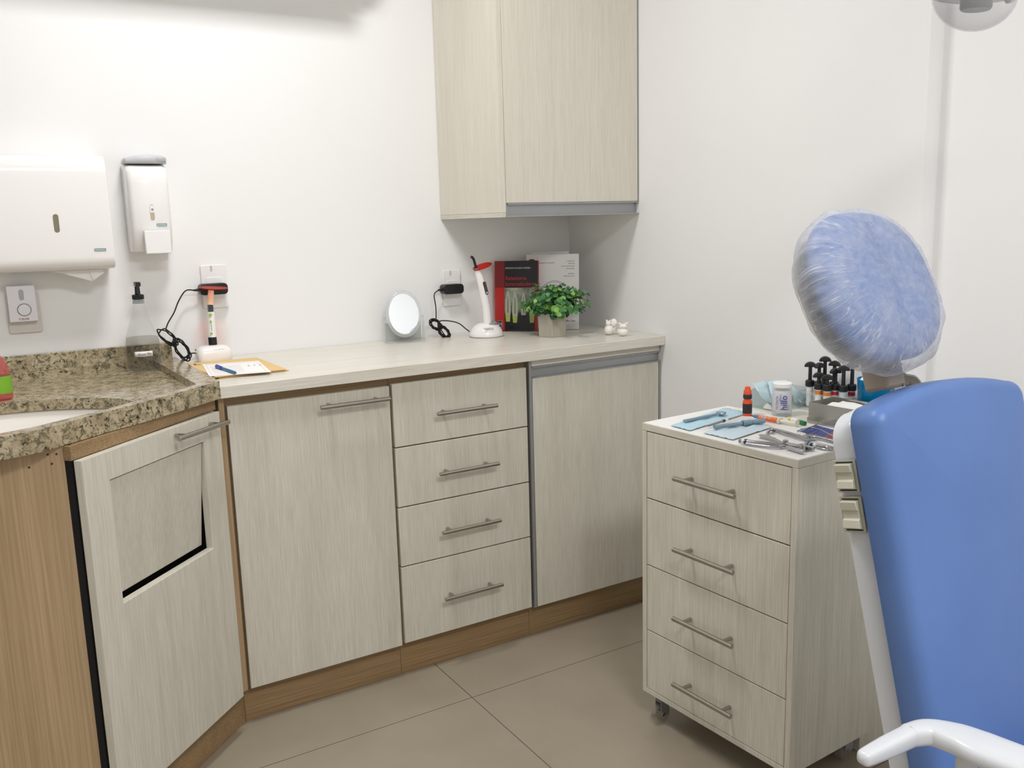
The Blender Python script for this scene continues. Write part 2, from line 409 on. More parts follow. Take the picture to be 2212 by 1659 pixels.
ro, ri, rr_, rb = ring(outer, gz), ring(inn, gz), ring(inn, gi), ring(outer, .8725)
n_ = len(outer)
for k in range(n_):
    j = (k+1) % n_
    bm.faces.new((ro[k], ro[j], ri[j], ri[k])); bm.faces.new((ri[k], ri[j], rr_[j], rr_[k])); bm.faces.new((rb[j], rb[k], ro[k], ro[j]))
bt, bl = ring(bowl, gi), ring(bowl, .8725)
for k in range(nb):
    j = (k+1) % nb; bm.faces.new((bt[k], bt[j], bl[j], bl[k]))
def fill(loops):
    ed = []
    for lp in loops:
        for k in range(len(lp)):
            e = bm.edges.get((lp[k], lp[(k+1) % len(lp)])) or bm.edges.new((lp[k], lp[(k+1) % len(lp)])); ed.append(e)
    bmesh.ops.triangle_fill(bm, edges=ed, use_beauty=True)
fill([rr_, bt]); fill([rb, bl])
van = obj('vanity_top', bd, M_GRAN, None, smooth=25)
tag(van, 'speckled beige granite sink top with raised rim in the corner', 'vanity top')
WM[van] = Matrix()
obj('backsplash', B().box(-2.40, -1.399, -.0215, -.0025, .8975, .958), M_GRAN, van, bevel=.001)
bs = B(); bs.rings([[Vector((bc.x + (ba+.012)*f*math.cos(2*PI*k/nb), bc.y + (bb+.012)*f*math.sin(2*PI*k/nb), z)) for k in range(nb)]
    for f, z in ((1, .8715), (.985, .862), (.94, .83), (.85, .79), (.68, .762), (.4, .748), (.08, .745))], cap=False)
bs.bm.faces.new([v for v in bs.bm.verts][-nb:])
bsn = obj('sink_basin', bs, M_CERAM, van); bsn['label'] = 'white ceramic undermount basin'
dsol = bsn.modifiers.new('s', 'SOLIDIFY'); dsol.thickness = .004

# ------------------------------------------------------------------ wall cabinet
uc = thing('wall_cabinet', 'tall whitewashed wall cabinet hung in the room corner above the worktop', 'wall cabinet', (-.26, -.2, 1.2825))
obj('carcass', B().box(-.5135, -.001, -.3725, -.0015, 1.2835, 2.2), M_LAMU, uc, world=True)
obj('side_panel', B().prism([(-.5150, -.0015), (-.5150, -.3935), (-.4985, -.3935), (-.4985, -.3728), (-.5136, -.3728), (-.5136, -.0015)], 1.2963, 2.2), M_LAMU, uc, world=True, bevel=.0004)
obj('bottom_panel', B().prism([(-.5150, -.0015), (-.5150, -.3935), (-.4990, -.3935), (-.4990, -.3728), (-.5136, -.3728), (-.5136, -.0015)], 1.2825, 1.2958), M_LAMY, uc, world=True, bevel=.0004)
obj('door', B().box(-.4972, -.004, -.3935, -.3735, 1.3235, 2.2), M_LAMU, uc, world=True, bevel=.0012)
obj('grip_profile', B().box(-.4975, -.0015, -.3790, -.3730, 1.2835, 1.3230).box(-.4975, -.0015, -.3960, -.3795, 1.2835, 1.2868).box(-.4925, -.0015, -.3945, -.3795, 1.3190, 1.3228).box(-.4985, -.4965, -.3945, -.3735, 1.2835, 1.3228), M_ALU, uc, world=True, label='grey aluminium grip profile')
obj('edge_strip', B().box(-.0032, -.0008, -.3945, -.3735, 1.3235, 2.2), M_ALU, uc, world=True)

# ------------------------------------------------------------------ wall dispensers
XZ = Matrix(((1, 0, 0, 0), (0, 0, -1, 0), (0, 1, 0, 0), (0, 0, 0, 1)))      # x, y(up), z(out of the back wall, towards -Y)
def profile_x(prof, x0, x1, taper=0):
    """extrude a (depth, height) outline along x, for housings fixed to the back wall"""
    return [[Vector((x, -d, z)) for d, z in prof] for x in (x0, x1)]
pt = thing('paper_towel_dispenser', 'large white wall paper towel dispenser with an oval window slot', 'paper towel dispenser', (-1.655, 0, 1.18))
prof = [(.0015, 0), (.07, -.002)] + [(.105+.028*math.sin(a), .03-.032*math.cos(a)) for a in [k*PI/2/7 for k in range(8)]] + \
       [(.128, .22)] + [(.088+.038*math.cos(a), .245+.042*math.sin(a)) for a in [k*PI/2/7 for k in range(8)]] + [(.0015, .290)]
def dispenser_front(d, z):      # depth of the front skin at height z
    return .1335 - (z-.03)/(.19)*.005
obj('cover', B().rings(profile_x(prof, -.165, .118)), M_WPL, pt, bevel=.004, seg=3)
obj('window_slot', B().prism(rpoly(.0125, .046, .006), 0, .0012, Matrix.Translation((-.012, -.1306, .117)) @ XZ), M_SHAD, pt)
obj('brand_plate', B().prism(rpoly(.0275, .0068, .001), 0, .0012, Matrix.Translation((.083, -.1330, .0475)) @ XZ), mat('brand_plate_grey', (120, 150, 152), .3), pt)
text('brand_lettering', 'premisse', .0065, mat('plate_ink', (235, 240, 240), .5), pt, Matrix.Translation((.071, -.1343, .0456)) @ XZ)
tw = B(); pts = [(.028, -.002), (.082, -.002), (.09, -.012), (.056, -.032), (-.03, -.003)]
tw.prism([(.028-.07, 0), (.092, 0), (.092, -.010), (.060, -.030), (-.01, -.006)], -.0006, .0006, Matrix.Translation((0, -.085, -.004)) @ XZ)
tw.prism([(.055, 0), (.090, 0), (.093, -.0095), (.064, -.0285)], .0012, .0030, Matrix.Translation((0, -.085, -.004)) @ XZ)
obj('paper_towel', tw, M_PAPER, pt, smooth=0)

sp = thing('soap_dispenser', 'slim white wall soap dispenser with push lever beside the paper towels', 'soap dispenser', (-1.425, 0, 1.217))
def sdisp(x0, x1, dd, z0, z1):
    return [(.0015, z0+.02), (.03, z0), (dd*.7, z0), (dd*.9, z0+.03), (dd, z0+.07), (dd, z1-.05), (dd*.93, z1-.022), (dd*.75, z1-.006), (dd*.5, z1), (.0015, z1)]
bsd = B(); rr2 = []
for x, k in ((-.058, .80), (-.0545, .94), (-.045, 1.), (.034, 1.), (.0435, .94), (.047, .80)):
    rr2.append([Vector((x, -d*k if d > .01 else -d, .006+(z-.006)*(.97+.03*k))) for d, z in sdisp(0, 0, .095, 0, .232)])
bsd.rings(rr2); obj('housing', bsd, M_WPL, sp, smooth=50)
obj('lever', B().box(-.032, .034, -.113, -.0955, -.006, .056), M_WPL2, sp, bevel=.002)
obj('window_slot', B().prism(rpoly(.0105, .041, .005), 0, .0012, Matrix.Translation((-.004, -.0950, .104)) @ XZ), mat('soap_level_beige', (190, 172, 150), .3), sp)
obj('window_label', B().box(-.009, .001, -.0969, -.0963, .103, .122), M_PAPER, sp)
obj('barcode', B().box(-.006, -.005, -.0974, -.0970, .108, .114).box(-.004, -.003, -.0974, -.0970, .108, .114).box(-.002, -.001, -.0974, -.0970, .108, .114), M_INK, sp)
obj('brand_plate', B().prism(rpoly(.0265, .0065, .001), 0, .0012, Matrix.Translation((.0175, -.0950, .0705)) @ XZ), mat('brand_plate_grey'), sp)
text('brand_lettering', 'premisse', .0063, mat('plate_ink'), sp, Matrix.Translation((.006, -.0963, .0687)) @ XZ)
rm = thing('remote_control', 'grey remote lying on top of the soap dispenser', 'remote control', (-1.425, -.044, 1.4495))
rb_ = B(); rr3 = []
for x, hh, dd in ((-.060, .008, .018), (-.056, .015, .030), (-.03, .021, .036), (.01, .024, .038), (.035, .023, .036), (.046, .019, .030), (.050, .010, .020)):
    rr3.append([Vector((x, px_*dd, .0005+hh*.5+py_*hh*.5)) for px_, py_ in rpoly(2, 2, .5, 3)])
rb_.rings(rr3); obj('case', rb_, M_LGREY, rm, smooth=50)
obj('grip_end', B().box(.018, .047, -.0375, .020, .005, .0170), mat('frosted_grey_plastic', (176, 178, 182), .2), rm, bevel=.003)

# doorbell-style chime at far left
db = thing('doorbell_chime', 'small white wall box with a round button below the paper towels', 'doorbell', (-1.76, 0, 1.08))
obj('back_plate', B().prism(rpoly(.078, .105, .006), .0015, .0075, Matrix.Translation((.003, 0, -.012)) @ XZ), mat('yellowed_back_plate', (214, 208, 204), .4), db, bevel=.001)
ch = obj('case', B().prism(rpoly(.0655, .094, .002), .0078, .030, Matrix.Translation((0, 0, .014)) @ XZ), mat('white_chime_plastic', (232, 230, 236), .35), db, bevel=.0015)
obj('button_ring', B().lathe([(.0165, 0), (.0165, .0012), (.0150, .0012), (.0150, 0)], 32, Matrix.Translation((.003, -.0300, -.002)) @ XZ, cap=False), mat('ring_grey', (120, 116, 118), .4), db)
obj('button', B().lathe([(.0145, 0), (.0145, .0016), (.012, .002)], 32, Matrix.Translation((.003, -.0300, -.002)) @ XZ), mat('white_chime_plastic'), db)
obj('indicator_slot', B().prism(rpoly(.0115, .028, .0055), 0, .0008, Matrix.Translation((0, -.0300, .037)) @ XZ), mat('slot_grey', (176, 176, 184), .4), db)
text('brand_lettering', 'FORLINE', .0072, mat('red_ink', (176, 24, 30), .5), db, Matrix.Translation((-.012, -.0304, -.0285)) @ XZ, sx=.85)

# ------------------------------------------------------------------ outlets, adapters, cables
def outlet(label, x, z, w_=.072, h_=.125):
    t = thing('wall_outlet', label, 'outlet', (x, 0, z))
    obj('cover_plate', B().prism(rpoly(w_, h_, .004), .0015, .008, XZ), M_WPL, t, bevel=.002)
    obj('socket_module', B().prism(rpoly(w_*.62, h_*.42, .004), .0082, .0105, XZ), M_WPL2, t, bevel=.0008)
    obj('latch_notch', B().prism(rpoly(.006, .016, .0029), .0082, .0090, Matrix.Translation((-.006, 0, h_*.42)) @ XZ), mat('notch_grey', (200, 198, 196), .4), t)
    return t
outlet('white wall outlet behind the curing light beside the granite', -1.262, 1.108)
outlet('white wall outlet behind the black adapter beside the oval mirror', -.486, 1.056, .066, .120)
def adapter(label, px, py, w_, cable):
    c = PY(px, py, -.0280)
    t = thing('power_adapter', label, 'power adapter', (c.x, -.0109, c.z))
    obj('case', B().prism(rpoly(w_, .032, .011), 0, .034, XZ), M_BLK, t, bevel=.002)
    e0 = Vector((c.x-w_/2+.001, -.030, c.z)); e1 = Vector((c.x-w_/2-.016, -.031, c.z-.001))
    obj('strain_relief', B().tube([e0, e1], [.0048, .0026], 10), M_RUB, t, world=True)
    obj('cable', B().tube(smooth_path([e1+Vector((.003, 0, 0))] + cable, 7), .0019, 7), M_RUB, t, world=True)
    return t
def coil(cx, cy, a, b, rot, y, turns, ph=0, jit=.1):
    out = []
    for k in range(int(turns*10)+1):
        th = ph + 2*PI*k/10; j = 1 + jit*math.sin(k*1.7)
        x = a*j*math.cos(th); z = b*j*math.sin(th)
        px = cx + x*math.cos(rot) - z*math.sin(rot); py = cy + x*math.sin(rot) + z*math.cos(rot)
        out.append(PY(px, py, y - .002*(k % 5) + .003*math.sin(k)))
    return out
pth = [PY(401, 628, -.036), PY(386, 650, -.040), PY(376, 675, -.046), PY(362, 700, -.055), PY(360, 716, -.062)]
pth += coil(362, 728, 24, 10, .72, -.066, 2.4, -.9, .2) + [PY(378, 743, -.07)]
pth += coil(393, 755, 25, 11, .95, -.076, 3.3, 3.6, .22) + [PY(392, 780, -.082), PY(404, 776, -.084), PY(412, 764, -.086), PY(424, 763, -.088), PY(432, 765, -.09)]
adapter('black plug-in adapter with looped cable beside the spray bottle', 460, 624, .078, pth)
pth = [PY(938, 636, -.036), PY(941, 660, -.042), PY(942, 680, -.048), PY(941, 692, -.052)]
pth += coil(941, 701, 8, 13, -.9, -.056, 4.2, -1.2, .28) + [PY(952, 711, -.06)]
pth += coil(959, 717, 8, 14, -.75, -.064, 5.2, 2.2, .28) + [PY(946, 700, -.07), PY(953, 693, -.072), PY(975, 694, -.076), PY(992, 699, -.082), PY(1006, 710, -.09), PY(1014, 716, -.10)]
adapter('black plug-in adapter with bundled cable between oval mirror and curing light', 976, 624, .074, pth)

# ------------------------------------------------------------------ bottles at the sink
bo = thing('spray_bottle', 'clear conical spray bottle of alcohol with black nozzle on the granite', 'bottle', (-1.486, -.092, .8975))
M_CLR = clear('clear_bottle_plastic', (250, 250, 250), .02, ior=1.2)
prof = [(.040, 0), (.0445, .003), (.0450, .01), (.0445, .07), (.0415, .092), (.030, .125), (.020, .155), (.0155, .178), (.0145, .182)]
obj('bottle_body', B().lathe(prof, 32), M_CLR, bo, smooth=60)
obj('liquid', B().lathe([(.038, .003), (.0430, .006), (.0435, .01), (.0430, .07), (.0402, .0905)], 32), clear('clear_liquid', (232, 231, 227), .02, (180, 180, 176), .02, ior=1.06), bo, smooth=60)
obj('neck_ring', B().lathe([(.0145, .1822), (.0165, .184), (.0135, .187), (.016, .190), (.0125, .193)], 24), clear('clear_neck_plastic', (200, 205, 205), .2), bo)
nz = B(); nz.lathe([(.0155, .1935), (.0155, .205), (.012, .2065)], 20); nz.lathe([(.0075, .2068), (.0065, .222), (.0065, .228)], 12)
nz.box(-.0065, .0065, -.022, .012, .2285, .240); nz.box(-.003, .003, -.022, -.012, .20, .2284)
obj('spray_nozzle', nz, M_BLK, bo, bevel=.001)
lf = Vector((CAM.x+1.486, CAM.y+.092, 0)).normalized(); ang = math.atan2(lf.y, lf.x) + .10
lb = B(); lb.rings([[Vector((.0449*math.cos(ang+a), .0449*math.sin(ang+a), z)) for z in (.042, .056)] for a in [(-.62+.13*k) for k in range(9)]], closed=False, cap=False)
lo = obj('label', lb, M_PAPER, bo); so = lo.modifiers.new('s', 'SOLIDIFY'); so.thickness = .0006; so.offset = 1
xr = Vector((-math.sin(ang), math.cos(ang), 0))
text('label_lettering', 'Álcool 70%', .0086, M_INK, bo, frame(Vector((math.cos(ang), math.sin(ang), 0))*.0457 + Vector((0, 0, .0462)) - xr*.0195, xr, (0, 0, 1)), sx=.88)
hs = thing('hand_soap_bottle', 'pink hand soap bottle with a green label at the sink edge', 'bottle', PZ(-5, 864, .8975)[:])
obj('bottle_body', B().lathe([(.030, 0), (.033, .004), (.033, .05), (.030, .075), (.020, .098), (.011, .108), (.011, .115)], 28, sx=1.0, sy=.75), clear('pink_soap_plastic', (255, 196, 194), .22, (236, 150, 150), .1, ior=1.2), hs, smooth=60)
obj('label', B().lathe([(.0336, .016), (.0338, .03), (.0336, .056)], 28, cap=False, sx=1., sy=.76), mat('green_label', (122, 176, 50), .4), hs, smooth=60)

# ------------------------------------------------------------------ left curing light
lc = thing('curing_light', 'slim curing light with green buttons and orange shield behind the kraft envelopes', 'curing light', (-1.300, -.085, .9))
pr = rpoly(.098, .070, [.030, .030, .018, .018], 6)
obj('base', B().rings([[Vector((x*f, y*f, z)) for x, y in pr] for f, z in ((.95, .0008), (1, .012), (1.0, .024), (.985, .030), (.86, .041), (.6, .047), (.3, .048))]), M_WPL, lc, smooth=40)
obj('indicator_panel', B().prism(rpoly(.030, .016, .005), 0, .006, Matrix.Translation((-.030, .016, .0345)) @ Matrix.Rotation(-.18, 4, 'Y')), M_GREY, lc)
obj('green_led', B().prism(rpoly(.006, .006, .0025), 0, .0016, Matrix.Translation((-.034, .011, .0402)) @ Matrix.Rotation(-.18, 4, 'Y')), mat('green_led', (60, 220, 110), .3, emit=((60, 230, 110), 1.5)), lc)
text('brand_lettering', 'Schuster', .0085, mat('blue_ink', (50, 90, 160), .5), lc, frame((-.004, -.0318, .0368), (1, 0, .02), (0, .62, .78)))
c0 = Vector((.002, .004, 0))
def lp(px, py): return PY(px, py, -.081) - Vector((-1.300, -.085, .9))
obj('dock_sleeve', B().tube([lp(461, 754), lp(458.5, 728)], .0118, 20), M_BLK, lc, bevel=.0006)
obj('body', B().tube([lp(458.5, 727.8), lp(455, 673.5)], [.0112, .0104], 20), M_WPL, lc)
obj('display', B().tube([lp(455, 673), lp(454, 658.5)], [.0098, .0096], 4), mat('smoky_display', (62, 66, 72), .3), lc, bevel=.001)
obj('light_guide_sleeve', B().tube([lp(454, 658), lp(456, 627)], [.0096, .0076], 18), mat('peach_guide', (240, 200, 168), .25, sss=.0), lc)
for y_, r_ in ((679.5, .0045), (694, .0034), (719.5, .0034)):
    q = lp(453.4 + (y_-679)*.06, y_) + Vector((-.0015, -.0109, 0))
    obj('button', B().cyl(q, q+Vector((0, -.0012, 0)), r_, n=18), mat('lime_button', (150, 190, 70), .4), lc, label='lime green round button')
for k in range(4):
    q = lp(454.5+k*.4, 700.5+k*4) + Vector((0, -.0113, 0)); obj('marking', B().box(q.x-.0012, q.x+.0012, q.y-.0003, q.y, q.z-.0008, q.z+.0008), M_INK, lc)
M_SHL = clear('orange_shield_plastic', (255, 165, 140), .16, (232, 110, 90), .1, ior=1.12)
shc = lp(461, 622.5)
obj('shield', B().lathe([(.0385, 0), (.0395, .0012), (.0385, .0024)], 32, Matrix.Translation(shc) @ Matrix.Rotation(math.radians(4), 4, 'Y') @ Matrix.Rotation(math.radians(7), 4, 'X'), sx=1, sy=.72), M_SHL, lc, label='translucent orange oval shield')

# ------------------------------------------------------------------ right curing light
rc = thing('curing_light', 'white curing light with red oval shield on a domed base', 'curing light', (-.432, -.135, .9))
obj('base', B().lathe([(.056, .0015), (.0575, .004), (.056, .012), (.050, .026), (.040, .037), (.026, .044), (.01, .046)], 36, sx=1, sy=.95), M_WPL, rc, smooth=60)
obj('base_foot', B().lathe([(.054, .0002), (.057, .0005), (.057, .0014)], 36, sx=1, sy=.95), M_GREY, rc)
def rp(px, py): return PY(px, py, -.150) - Vector((-.432, -.135, .9))
obj('dock_cradle', B().lathe([(.020, .040), (.021, .046), (.017, .052)], 24, Matrix.Translation((.009, -.014, -.003)), sx=1.1, sy=.9), M_GREY, rc)
obj('body', B().tube(smooth_path([rp(1053.5, 704), rp(1051, 672), rp(1047, 648), rp(1041, 618), rp(1034, 592), rp(1029.5, 583)], 6), [.0135*(1-.0)+.0 for _ in range(18)] + [.0135-.0004*k for k in range(7)] + [.0105-.0006*k for k in range(6)], 20), M_WPL, rc, smooth=60)
q = rp(1042.5, 621) + Vector((.0035, -.0118, 0))
pm = frame(q, rp(1036, 600)-rp(1042, 630), (0, -.3, 0)); ax = (rp(1036, 602)-rp(1046, 636)).normalized()
FM = frame(rp(1043.5, 622)+Vector((.002, -.0118, 0)), (1, -.05, .25), ax)
obj('control_panel', B().prism(rpoly(.0115, .044, .0056), 0, .0022, FM), mat('dark_panel', (60, 62, 66), .25), rc)
obj('control_button', B().prism(rpoly(.0062, .0062, .003), .0023, .0034, FM @ Matrix.Translation((0, -.0155, 0))), M_LGREY, rc)
obj('light_tip', B().tube(smooth_path([rp(1029.5, 583), rp(1026, 570), rp(1022.5, 559), rp(1017.5, 554)], 5), [.0055]*4+[.0042]*12, 12), M_BLK, rc)
obj('shield', B().lathe([(.034, 0), (.035, .0012), (.034, .0024)], 32, Matrix.Translation(rp(1042, 576)) @ Matrix.Rotation(math.radians(-16), 4, 'Y') @ Matrix.Rotation(math.radians(14), 4, 'X'), sx=1, sy=.6), clear('red_shield_plastic', (235, 60, 50), .55, (205, 36, 30), .12), rc, label='translucent red oval shield')
obj('shield_collar', B().tube([rp(1029.8, 584), rp(1029, 579.5)], .0085, 16), M_GREY, rc)
dv = Vector((CAM.x+.432, CAM.y+.135, 0)).normalized(); dv2 = Matrix.Rotation(.18, 3, 'Z') @ dv
text('brand_lettering', 'GNATUS', .0115, mat('charcoal_ink', (52, 54, 58), .5), rc, frame(dv2*.0525+Vector((0, 0, .0275)) - Vector((-dv2.y, dv2.x, 0))*.019, (-dv2.y, dv2.x, .0), Vector((-dv2.x*.75, -dv2.y*.75, .66))), sx=.75)

# ------------------------------------------------------------------ oval mirror on acrylic stand
mi = thing('table_mirror', 'oval table mirror on a clear acrylic stand', 'mirror', (-.700, -.075, .9), math.radians(-12))
M_ACR = clear('clear_acrylic', (248, 250, 250), .04, ior=1.2)
stand = B().box(-.062, .062, -.030, .028, .0006, .0036)
for s_ in (-1, 1): stand.prism([(-.022, 0), (.022, 0), (.006, .078), (-.006, .078)], 0, .003*s_, Matrix.Translation((.0615*s_, 0, .0037)) @ Matrix(((0, 0, 1, 0), (1, 0, 0, 0), (0, 1, 0, 0), (0, 0, 0, 1))))
obj('stand', stand, M_ACR, mi, bevel=.0006)
obj('back_panel', B().box(-.058, .058, .012, .0145, .004, .062), clear('frosted_acrylic', (225, 226, 222), .2), mi)
MT = Matrix.Translation((0, -.004, .0905)) @ Matrix.Rotation(math.radians(-9), 4, 'X') @ XZ
obj('frame', B().lathe([(.0470, 0), (.0560, .0005), (.0580, .0035), (.0560, .007), (.0485, .0075)], 48, MT, cap=False, sx=1, sy=1.30), clear('mirror_frame_acrylic', (244, 246, 246), .30, ior=1.2), mi, smooth=60)
obj('mirror_glass', B().lathe([(.0484, .0035), (.0484, .0055)], 48, MT, sx=1, sy=1.36), mat('silvered_glass', (236, 240, 244), .01, 1.), mi)
obj('mirror_back', B().lathe([(.0484, .0015), (.0484, .0033)], 48, MT, sx=1, sy=1.32), M_LGREY, mi)
for s_ in (-1, 1): obj('pivot', B().cyl((.0572*s_, -.003, .082), (.0655*s_, -.003, .080), .0035, n=12), M_ACR, mi)

# ------------------------------------------------------------------ envelopes, form, pen
en = thing('kraft_envelopes', 'pad of kraft envelopes lying on the worktop beside the granite', 'envelope', (-1.2795, -.262, .9006))
q4 = [(-1.387, -.118), (-1.191, -.135), (-1.190, -.405), (-1.372, -.409)]
e1 = [(x+1.2795, y+.262) for x, y in q4]
for k, (dx, dy, a) in enumerate(((.006, .004, .02), (-.001, .006, -.015), (0, 0, 0))):
    ca, sa = math.cos(a), math.sin(a)
    obj('envelope', B().prism([(x*ca-y*sa+dx, x*sa+y*ca+dy) for x, y in e1], .0022*k+(.0152 if 0 else .0), .0022*k+.0020), M_KRAFT, en, bevel=.0003)
en.location.z = .9006
obj('marker_stroke', B().box(-.090, -.085, .095, .118, .0065, .0068).box(-.090, -.074, .094, .099, .0065, .0068), M_INK, en)
pf = [PZ(437, 787, .908), PZ(558, 779, .908), PZ(586, 803, .908), PZ(452, 813, .908)]
cpf = sum(pf, Vector())/4
ps = thing('form_sheet', 'white printed form lying on the kraft envelopes', 'paper', (cpf.x, cpf.y, .9075))
obj('sheet', B().prism([(p.x-cpf.x, p.y-cpf.y) for p in pf], 0, .0005), M_PAPER, ps, smooth=0)
M_PRT = mat('faint_print', (206, 192, 200), .8)
fx = (pf[1]-pf[0]).normalized(); fy = (pf[0]-pf[3]).normalized(); FO = pf[3]-cpf; WF = (pf[1]-pf[0]).length; HF = (pf[0]-pf[3]).length
pb = B()
def fq(u, v): p = FO + fx*u*WF + fy*v*HF; return (p.x, p.y)
def fbar(u0, u1, v0, v1): pb.prism([fq(u0, v0), fq(u1, v0), fq(u1, v1), fq(u0, v1)], .0006, .0008)
for v in (.2, .3, .4, .5, .6, .7): fbar(.1, .62, v, v+.012)
fbar(.05, .055, .08, .92); fbar(.05, .95, .08, .09); fbar(.95, .955, .08, .92); fbar(.05, .95, .92, .93)
obj('printed_lines', pb, M_PRT, ps, smooth=0)
text('form_lettering', '( i )', .02, mat('form_red', (170, 70, 70), .7), ps, frame(Vector(fq(.72, .6)+(.0006,)), fx, fy), sx=1.4)
pn0, pn1 = PZ(466, 790, .914), PZ(509, 806, .912)
pen = thing('ballpoint_pen', 'blue ballpoint pen with its cap on, lying on the white form', 'pen', ((pn0+pn1)/2)[:])
pen.location.z = .9082; WM[pen] = Matrix.Translation(pen.location)
dpen = (pn1-pn0); dpen.z = 0; Lp = dpen.length; dpen.normalize(); h = Vector((0, 0, .0047))
obj('pen_cap', B().tube([-dpen*Lp/2+h, -dpen*(Lp/2-.006)+h, -dpen*(Lp/2-.048)+h], [.0025, .0044, .0046], 12), mat('blue_cap', (34, 66, 176), .25), pen)
obj('cap_clip', B().box(-.002, .034, -.001, .001, .0086, .0100, Matrix.Translation(-dpen*(Lp/2-.006)) @ frame((0, 0, 0), dpen, Vector((0, 0, 1)).cross(dpen))), mat('blue_cap'), pen)
obj('pen_barrel', B().tube([-dpen*(Lp/2-.0485)+h, dpen*(Lp/2-.003)+h, dpen*(Lp/2)+h], [.0038, .0038, .0028], 6), clear('blue_clear_barrel', (120, 170, 200), .45, (80, 140, 180), .1), pen)

# ------------------------------------------------------------------ books
def cover_art(name, w_, h_):
    pass
bl0, br0 = Vector((-.344, -.042, .9)), Vector((-.2375, -.145, .9))
bw = (br0-bl0).length; xb = (br0-bl0).normalized(); tilt = math.radians(6)
nb_ = Vector((xb.y, -xb.x, 0)); nb_ = nb_ if nb_.dot(CAM-bl0) > 0 else -nb_
upb = (Vector((0, 0, 1))*math.cos(tilt) - nb_*math.sin(tilt)).normalized()
BM = frame(bl0 + nb_*.0 + Vector((0, 0, .0035)), xb, upb)
k1 = thing('textbook', 'red and black dental textbook standing behind the potted plant', 'book', mtx=BM)
BH = .236; TH = .024
obj('cover', B().box(0, bw, 0, BH, -.0016, 0).box(0, bw, 0, BH, -TH, -TH+.0016).box(-.0012, .0002, 0, BH, -TH, 0), M_RED, k1, bevel=.0004)
obj('pages', B().box(.002, bw-.003, .003, BH-.003, -TH+.0017, -.0017), M_PAPER, k1)
M_BC = mat('black_cover_panel', (24, 24, 28), .35)
k_sp, k_r = .225*bw, .93*bw
obj('title_panel', B().box(k_sp, bw+.0012, BH*.618, BH, .00005, .0006), M_BC, k1)
obj('spine_band', B().box(0, k_sp, BH*.618, BH, .00005, .0004), mat('dark_red_band', (128, 28, 32), .35), k1)
m = mat('xray_picture', (150, 160, 140), .35)
v = coords(m); nn = noisetex(m, v, 22, 3)
sy = N(m, 'ShaderNodeSeparateXYZ'); L(m, v, sy.inputs[0])
r1 = ramp(m, [(.35, (96, 104, 92)), (.7, (178, 186, 170))], nn)
mr = N(m, 'ShaderNodeMapRange'); L(m, sy.outputs[1], mr.inputs[0]); mr.inputs[1].default_value = .055; mr.inputs[2].default_value = .085
L(m, mixc(m, mr.outputs[0], (22, 24, 30), r1.outputs[0]), base(m))
obj('cover_picture', B().box(k_sp, k_r, 0, BH*.612, .00005, .0006), m, k1)
M_TO = mat('tooth_pale', (184, 188, 170), .4); M_TG = mat('tooth_green', (176, 190, 92), .4); M_TC = mat('tooth_core', (112, 122, 92), .4)
for (tx, gy, s_) in ((.045, .030, 1.), (.070, .026, 1.02), (.100, .030, .9), (.129, .026, .98)):
    tx *= bw/.149
    tp = [(-.0085, .0), (-.0105, .02), (-.008, .055), (-.004, .078), (0, .084), (.004, .078), (.008, .055), (.0105, .02), (.0085, 0)]
    if tx+.0105 > k_r: tp = [(min(x, k_r-tx), y) for x, y in tp]
    obj('tooth_picture', B().prism([(tx+x*s_, gy+.022+y*s_) for x, y in tp], .0007, .0009), M_TO, k1, smooth=0)
    obj('tooth_picture', B().prism([(tx-.002, gy+.03), (tx+.002, gy+.03), (tx+.001, gy+.085), (tx-.001, gy+.085)], .00095, .0011), M_TC, k1, smooth=0)
    if tx < .09 or tx > .12: obj('tooth_picture', B().prism([(tx+x, gy+y) for x, y in ((-.0068, 0), (-.0088, .024), (min(.0088, k_r-tx), .024), (min(.0068, k_r-tx), 0))], .00095, .0012), M_TG, k1, smooth=0)
SC = bw/.149
text('author_lettering', 'JEFFERSON RICARDO PEREIRA', .0080*SC, mat('silver_ink', (196, 198, 200), .4), k1, Matrix.Translation((k_sp+.003, BH*.885, .0008)), sx=.82)
MR = mat('red_title_ink', (186, 42, 40), .5)
text('title_lettering', 'Retentores', .0200*SC, MR, k1, Matrix.Translation((k_sp+.003, BH*.725, .0008)), sx=.82)
text('title_lettering', 'Intrarradiculares', .0200*SC, MR, k1, Matrix.Translation((k_sp+.003, BH*.642, .0008)), sx=.80)
obj('publisher_mark', B().box(.0085, .0255, .0115, .0335, .0001, .0005), mat('silver_ink'), k1)
obj('publisher_mark', B().box(.0095, .0245, .0125, .0325, .0006, .0008), M_BC, k1)
obj('publisher_mark', B().prism([(.011, .015), (.0155, .0185), (.0155, .026), (.0125, .030)], .0009, .0011).prism([(.023, .015), (.0185, .0185), (.0185, .026), (.0215, .030)], .0009, .0011), mat('silver_ink'), k1)

